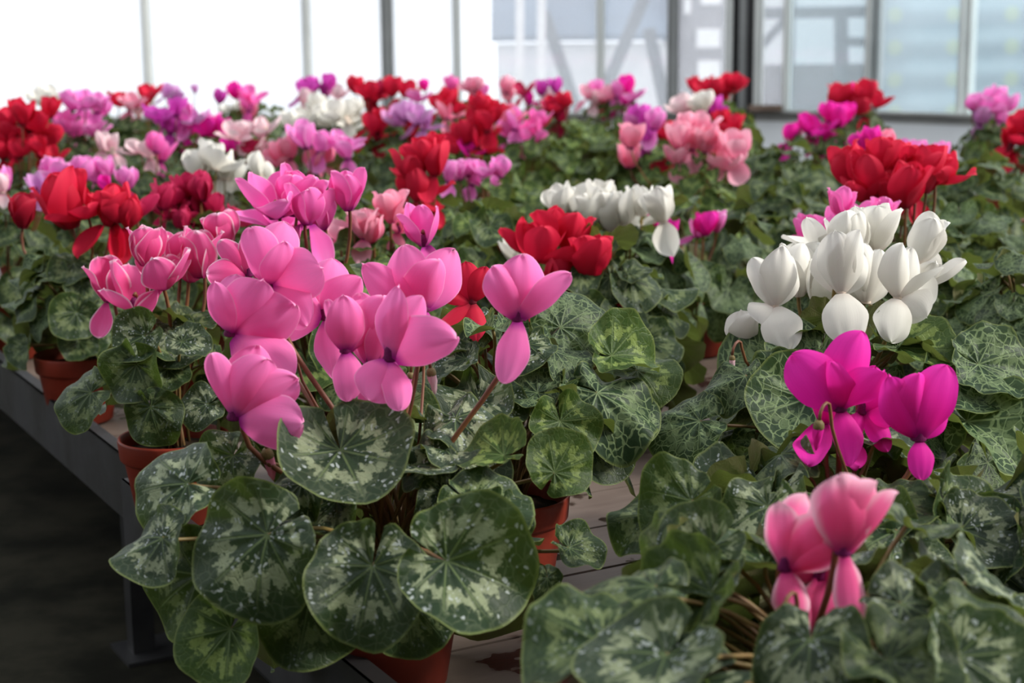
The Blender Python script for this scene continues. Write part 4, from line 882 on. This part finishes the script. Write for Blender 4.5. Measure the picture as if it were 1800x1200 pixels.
cyclamen(845, 3.65, 'cyclamen with a tall red flower mass at centre', [(845, 205, 40, 'red', 'up'), (865, 198, 38, 'red', 'open'), (835, 235, 42, 'red', 'open'), (858, 232, 40, 'red', 'drop'), (820, 255, 42, 'red', 'up'), (800, 270, 40, 'red', 'open'), (840, 262, 40, 'red', 'drop'), (870, 215, 34, 'red', 'up'), (825, 275, 32, 'magenta', 'drop'), (850, 250, 36, 'red', 'open')], leaf='fresh', n=44, Rr=.155, H=.145, a0=.036, seed=43)
cyclamen(925, 4.0, 'cyclamen with light pink flowers right of the tall red mass', [(890, 218, 36, 'salmon', 'open'), (905, 228, 36, 'orchid', 'drop'), (900, 245, 36, 'rosepink', 'open'), (930, 255, 36, 'rosepink', 'open'), (942, 238, 34, 'rosepink', 'up'), (945, 225, 32, 'rosepink', 'drop'), (918, 250, 32, 'salmon', 'drop'), (885, 240, 30, 'orchid', 'up')], leaf='fresh', n=44, Rr=.155, H=.145, a0=.036, seed=44)
cyclamen(1085, 4.1, 'green leafy cyclamen without flowers below the back middle window', [], leaf='fresh', leaf2='plain', n=44, Rr=.155, H=.145, a0=.037, seed=45)
cyclamen(690, 4.05, 'cyclamen with lavender and red flowers at the back left of centre', [(695, 222, 36, 'lavender', 'open'), (715, 215, 36, 'lavender', 'up'), (735, 220, 36, 'lavender', 'open'), (745, 228, 32, 'lavender', 'drop'), (660, 235, 40, 'red', 'open'), (672, 225, 34, 'red', 'up'), (650, 228, 32, 'red', 'open'), (722, 242, 32, 'red', 'drop'), (665, 248, 32, 'red', 'drop')], leaf='plain', n=44, Rr=.155, H=.145, a0=.037, seed=46)
cyclamen(580, 4.3, 'cyclamen with a white flower cluster at the back left of centre', [(540, 222, 36, 'white', 'open'), (565, 212, 40, 'white', 'open'), (590, 215, 40, 'white', 'open'), (612, 218, 38, 'white', 'drop'), (575, 235, 34, 'white', 'drop'), (605, 235, 34, 'white', 'open'), (510, 228, 32, 'white', 'drop'), (625, 205, 32, 'white', 'up'), (555, 195, 30, 'white', 'up')], leaf='plain', n=42, Rr=.14, H=.145, a0=.037, seed=47)
cyclamen(555, 5.0, 'cyclamen with purple flowers behind the far white cluster', [(535, 168, 30, 'purple', 'open'), (550, 166, 30, 'purple', 'up'), (575, 160, 28, 'purple', 'up'), (572, 172, 28, 'purple', 'drop'), (595, 175, 26, 'blush', 'open'), (535, 185, 26, 'blush', 'drop')], leaf='plain', n=38, Rr=.14, H=.145, a0=.037, seed=48)
cyclamen(675, 4.75, 'cyclamen with dark red flowers in front of the thick window post', [(625, 165, 30, 'red', 'up'), (645, 175, 34, 'red', 'open'), (660, 182, 32, 'red', 'drop'), (690, 170, 34, 'red', 'up'), (712, 172, 32, 'red', 'open'), (650, 195, 30, 'red', 'drop'), (670, 170, 28, 'crimson', 'up'), (735, 180, 32, 'orchid', 'open'), (748, 160, 20, 'magenta', 'up')], leaf='plain', n=42, Rr=.155, H=.145, a0=.037, seed=49)
cyclamen(790, 4.5, 'cyclamen with light red flowers at the back centre', [(775, 195, 34, 'red', 'open'), (790, 190, 34, 'red', 'up'), (785, 210, 34, 'salmon', 'drop'), (800, 200, 30, 'red', 'open')], leaf='fresh', n=40, Rr=.155, H=.145, a0=.037, seed=50)
cyclamen(985, 4.5, 'cyclamen with rose red flowers below the lattice outside', [(978, 200, 34, 'red', 'open'), (990, 195, 32, 'crimson', 'up'), (982, 215, 32, 'crimson', 'drop'), (965, 198, 26, 'crimson', 'open'), (995, 188, 26, 'red', 'up')], leaf='fresh', n=42, Rr=.155, H=.145, a0=.037, seed=51)
cyclamen(1262, 5.2, 'cyclamen with red flowers beside the black corner post', [(1232, 175, 34, 'red', 'open'), (1255, 172, 36, 'red', 'up'), (1280, 165, 38, 'red', 'open'), (1270, 185, 32, 'red', 'drop'), (1222, 160, 24, 'red', 'up'), (1290, 158, 28, 'red', 'up')], leaf='fresh', n=44, Rr=.155, H=.145, a0=.037, seed=52)
cyclamen(405, 4.7, 'leafy cyclamen with magenta and pink flowers at the back left', [(418, 175, 30, 'magenta', 'up'), (438, 180, 32, 'rosepink', 'open'), (440, 195, 30, 'rosepink', 'drop'), (385, 182, 24, 'purple', 'up'), (442, 208, 28, 'salmon', 'drop')], leaf='fresh', n=44, Rr=.155, H=.145, a0=.037, seed=53)
cyclamen(235, 4.6, 'cyclamen with red and blush flowers at the back left', [(208, 188, 32, 'red', 'open'), (262, 182, 32, 'red', 'up'), (240, 190, 30, 'palepink', 'open'), (228, 195, 28, 'palepink', 'drop'), (245, 205, 28, 'blush', 'drop'), (268, 172, 26, 'red', 'open')], leaf='plain', n=42, Rr=.155, H=.145, a0=.037, seed=54)
cyclamen(310, 5.1, 'cyclamen with lavender flowers on thin stalks at the back left', [(292, 172, 24, 'lavender', 'open'), (305, 175, 24, 'lavender', 'up'), (312, 185, 24, 'lavender', 'drop'), (343, 164, 14, 'lavender', 'up')], leaf='plain', n=36, Rr=.14, H=.145, a0=.037, seed=55)
cyclamen(85, 4.9, 'cyclamen with white flowers at the far left back', [(72, 185, 30, 'white', 'open'), (90, 180, 32, 'white', 'open'), (82, 192, 28, 'white', 'drop'), (100, 190, 26, 'white', 'up')], leaf='plain', n=38, Rr=.14, H=.145, a0=.037, seed=56)
cyclamen(820, 5.4, 'cyclamen with pink flowers against the whitewashed panes', [(792, 160, 26, 'rosepink', 'up'), (825, 162, 26, 'palepink', 'open'), (838, 160, 24, 'palepink', 'up'), (850, 170, 22, 'orchid', 'drop'), (835, 172, 22, 'palepink', 'drop')], leaf='fresh', n=38, Rr=.155, H=.145, a0=.037, seed=57)
cyclamen(930, 5.2, 'cyclamen with magenta and pale pink flowers below the shed outside', [(890, 165, 28, 'palepink', 'up'), (895, 180, 28, 'palepink', 'drop'), (922, 168, 26, 'crimson', 'open'), (930, 185, 24, 'magenta', 'drop'), (950, 168, 26, 'purple', 'up'), (978, 165, 26, 'purple', 'up'), (962, 178, 22, 'blush', 'open')], leaf='fresh', n=40, Rr=.155, H=.145, a0=.037, seed=58)
cyclamen(1080, 5.2, 'cyclamen with a wide orchid pink flower head below the slanting braces outside', [(1035, 175, 28, 'palepink', 'open'), (1050, 170, 28, 'orchid', 'up'), (1068, 178, 28, 'palepink', 'open'), (1085, 172, 28, 'orchid', 'drop'), (1100, 165, 30, 'magenta', 'up'), (1112, 178, 28, 'orchid', 'open'), (1062, 190, 24, 'crimson', 'drop'), (1095, 188, 26, 'magenta', 'open'), (1045, 185, 24, 'blush', 'drop')], leaf='fresh', n=40, Rr=.155, H=.145, a0=.037, seed=59)

cyclamen(1360, 3.0, 'dark leafy cyclamen without flowers between the salmon and the broad red plants', [], leaf='plain', n=46, Rr=.155, H=.145, a0=.037, seed=60)
cyclamen(1375, 3.75, 'dark leafy cyclamen in front of the low white wall left of the magenta ones', [], leaf='plain', n=46, Rr=.155, H=.13, a0=.037, seed=61)
cyclamen(1690, 2.62, 'leafy web-veined cyclamen right of the broad red flower head', [], leaf='web', n=46, Rr=.165, H=.145, a0=.038, seed=62)
cyclamen(1725, 3.3, 'dark leafy cyclamen below the far right orchid pink flowers', [], leaf='plain', n=46, Rr=.165, H=.15, a0=.037, seed=63)
cyclamen(150, 5.6, 'leafy cyclamen in the last row under the far left pane', [], leaf='plain', n=38, Rr=.16, H=.14, a0=.037, seed=64)
cyclamen(445, 5.7, 'leafy cyclamen in the last row under the second whitewashed pane from the left', [(425, 195, 22, 'white', 'open'), (405, 200, 22, 'white', 'open')], leaf='plain', n=38, Rr=.16, H=.14, a0=.037, seed=65)
cyclamen(690, 5.7, 'leafy cyclamen in the last row at the foot of the thick window post', [], leaf='plain', n=38, Rr=.16, H=.13, a0=.037, seed=66)

_bad = [(CENTRES[i][0][:34], CENTRES[j][0][:34], round((CENTRES[i][1] - CENTRES[j][1]).length, 3)) for i in range(len(CENTRES)) for j in range(i) if (CENTRES[i][1] - CENTRES[j][1]).length < 0.15]
for b in _bad: print('CLOSE', b)
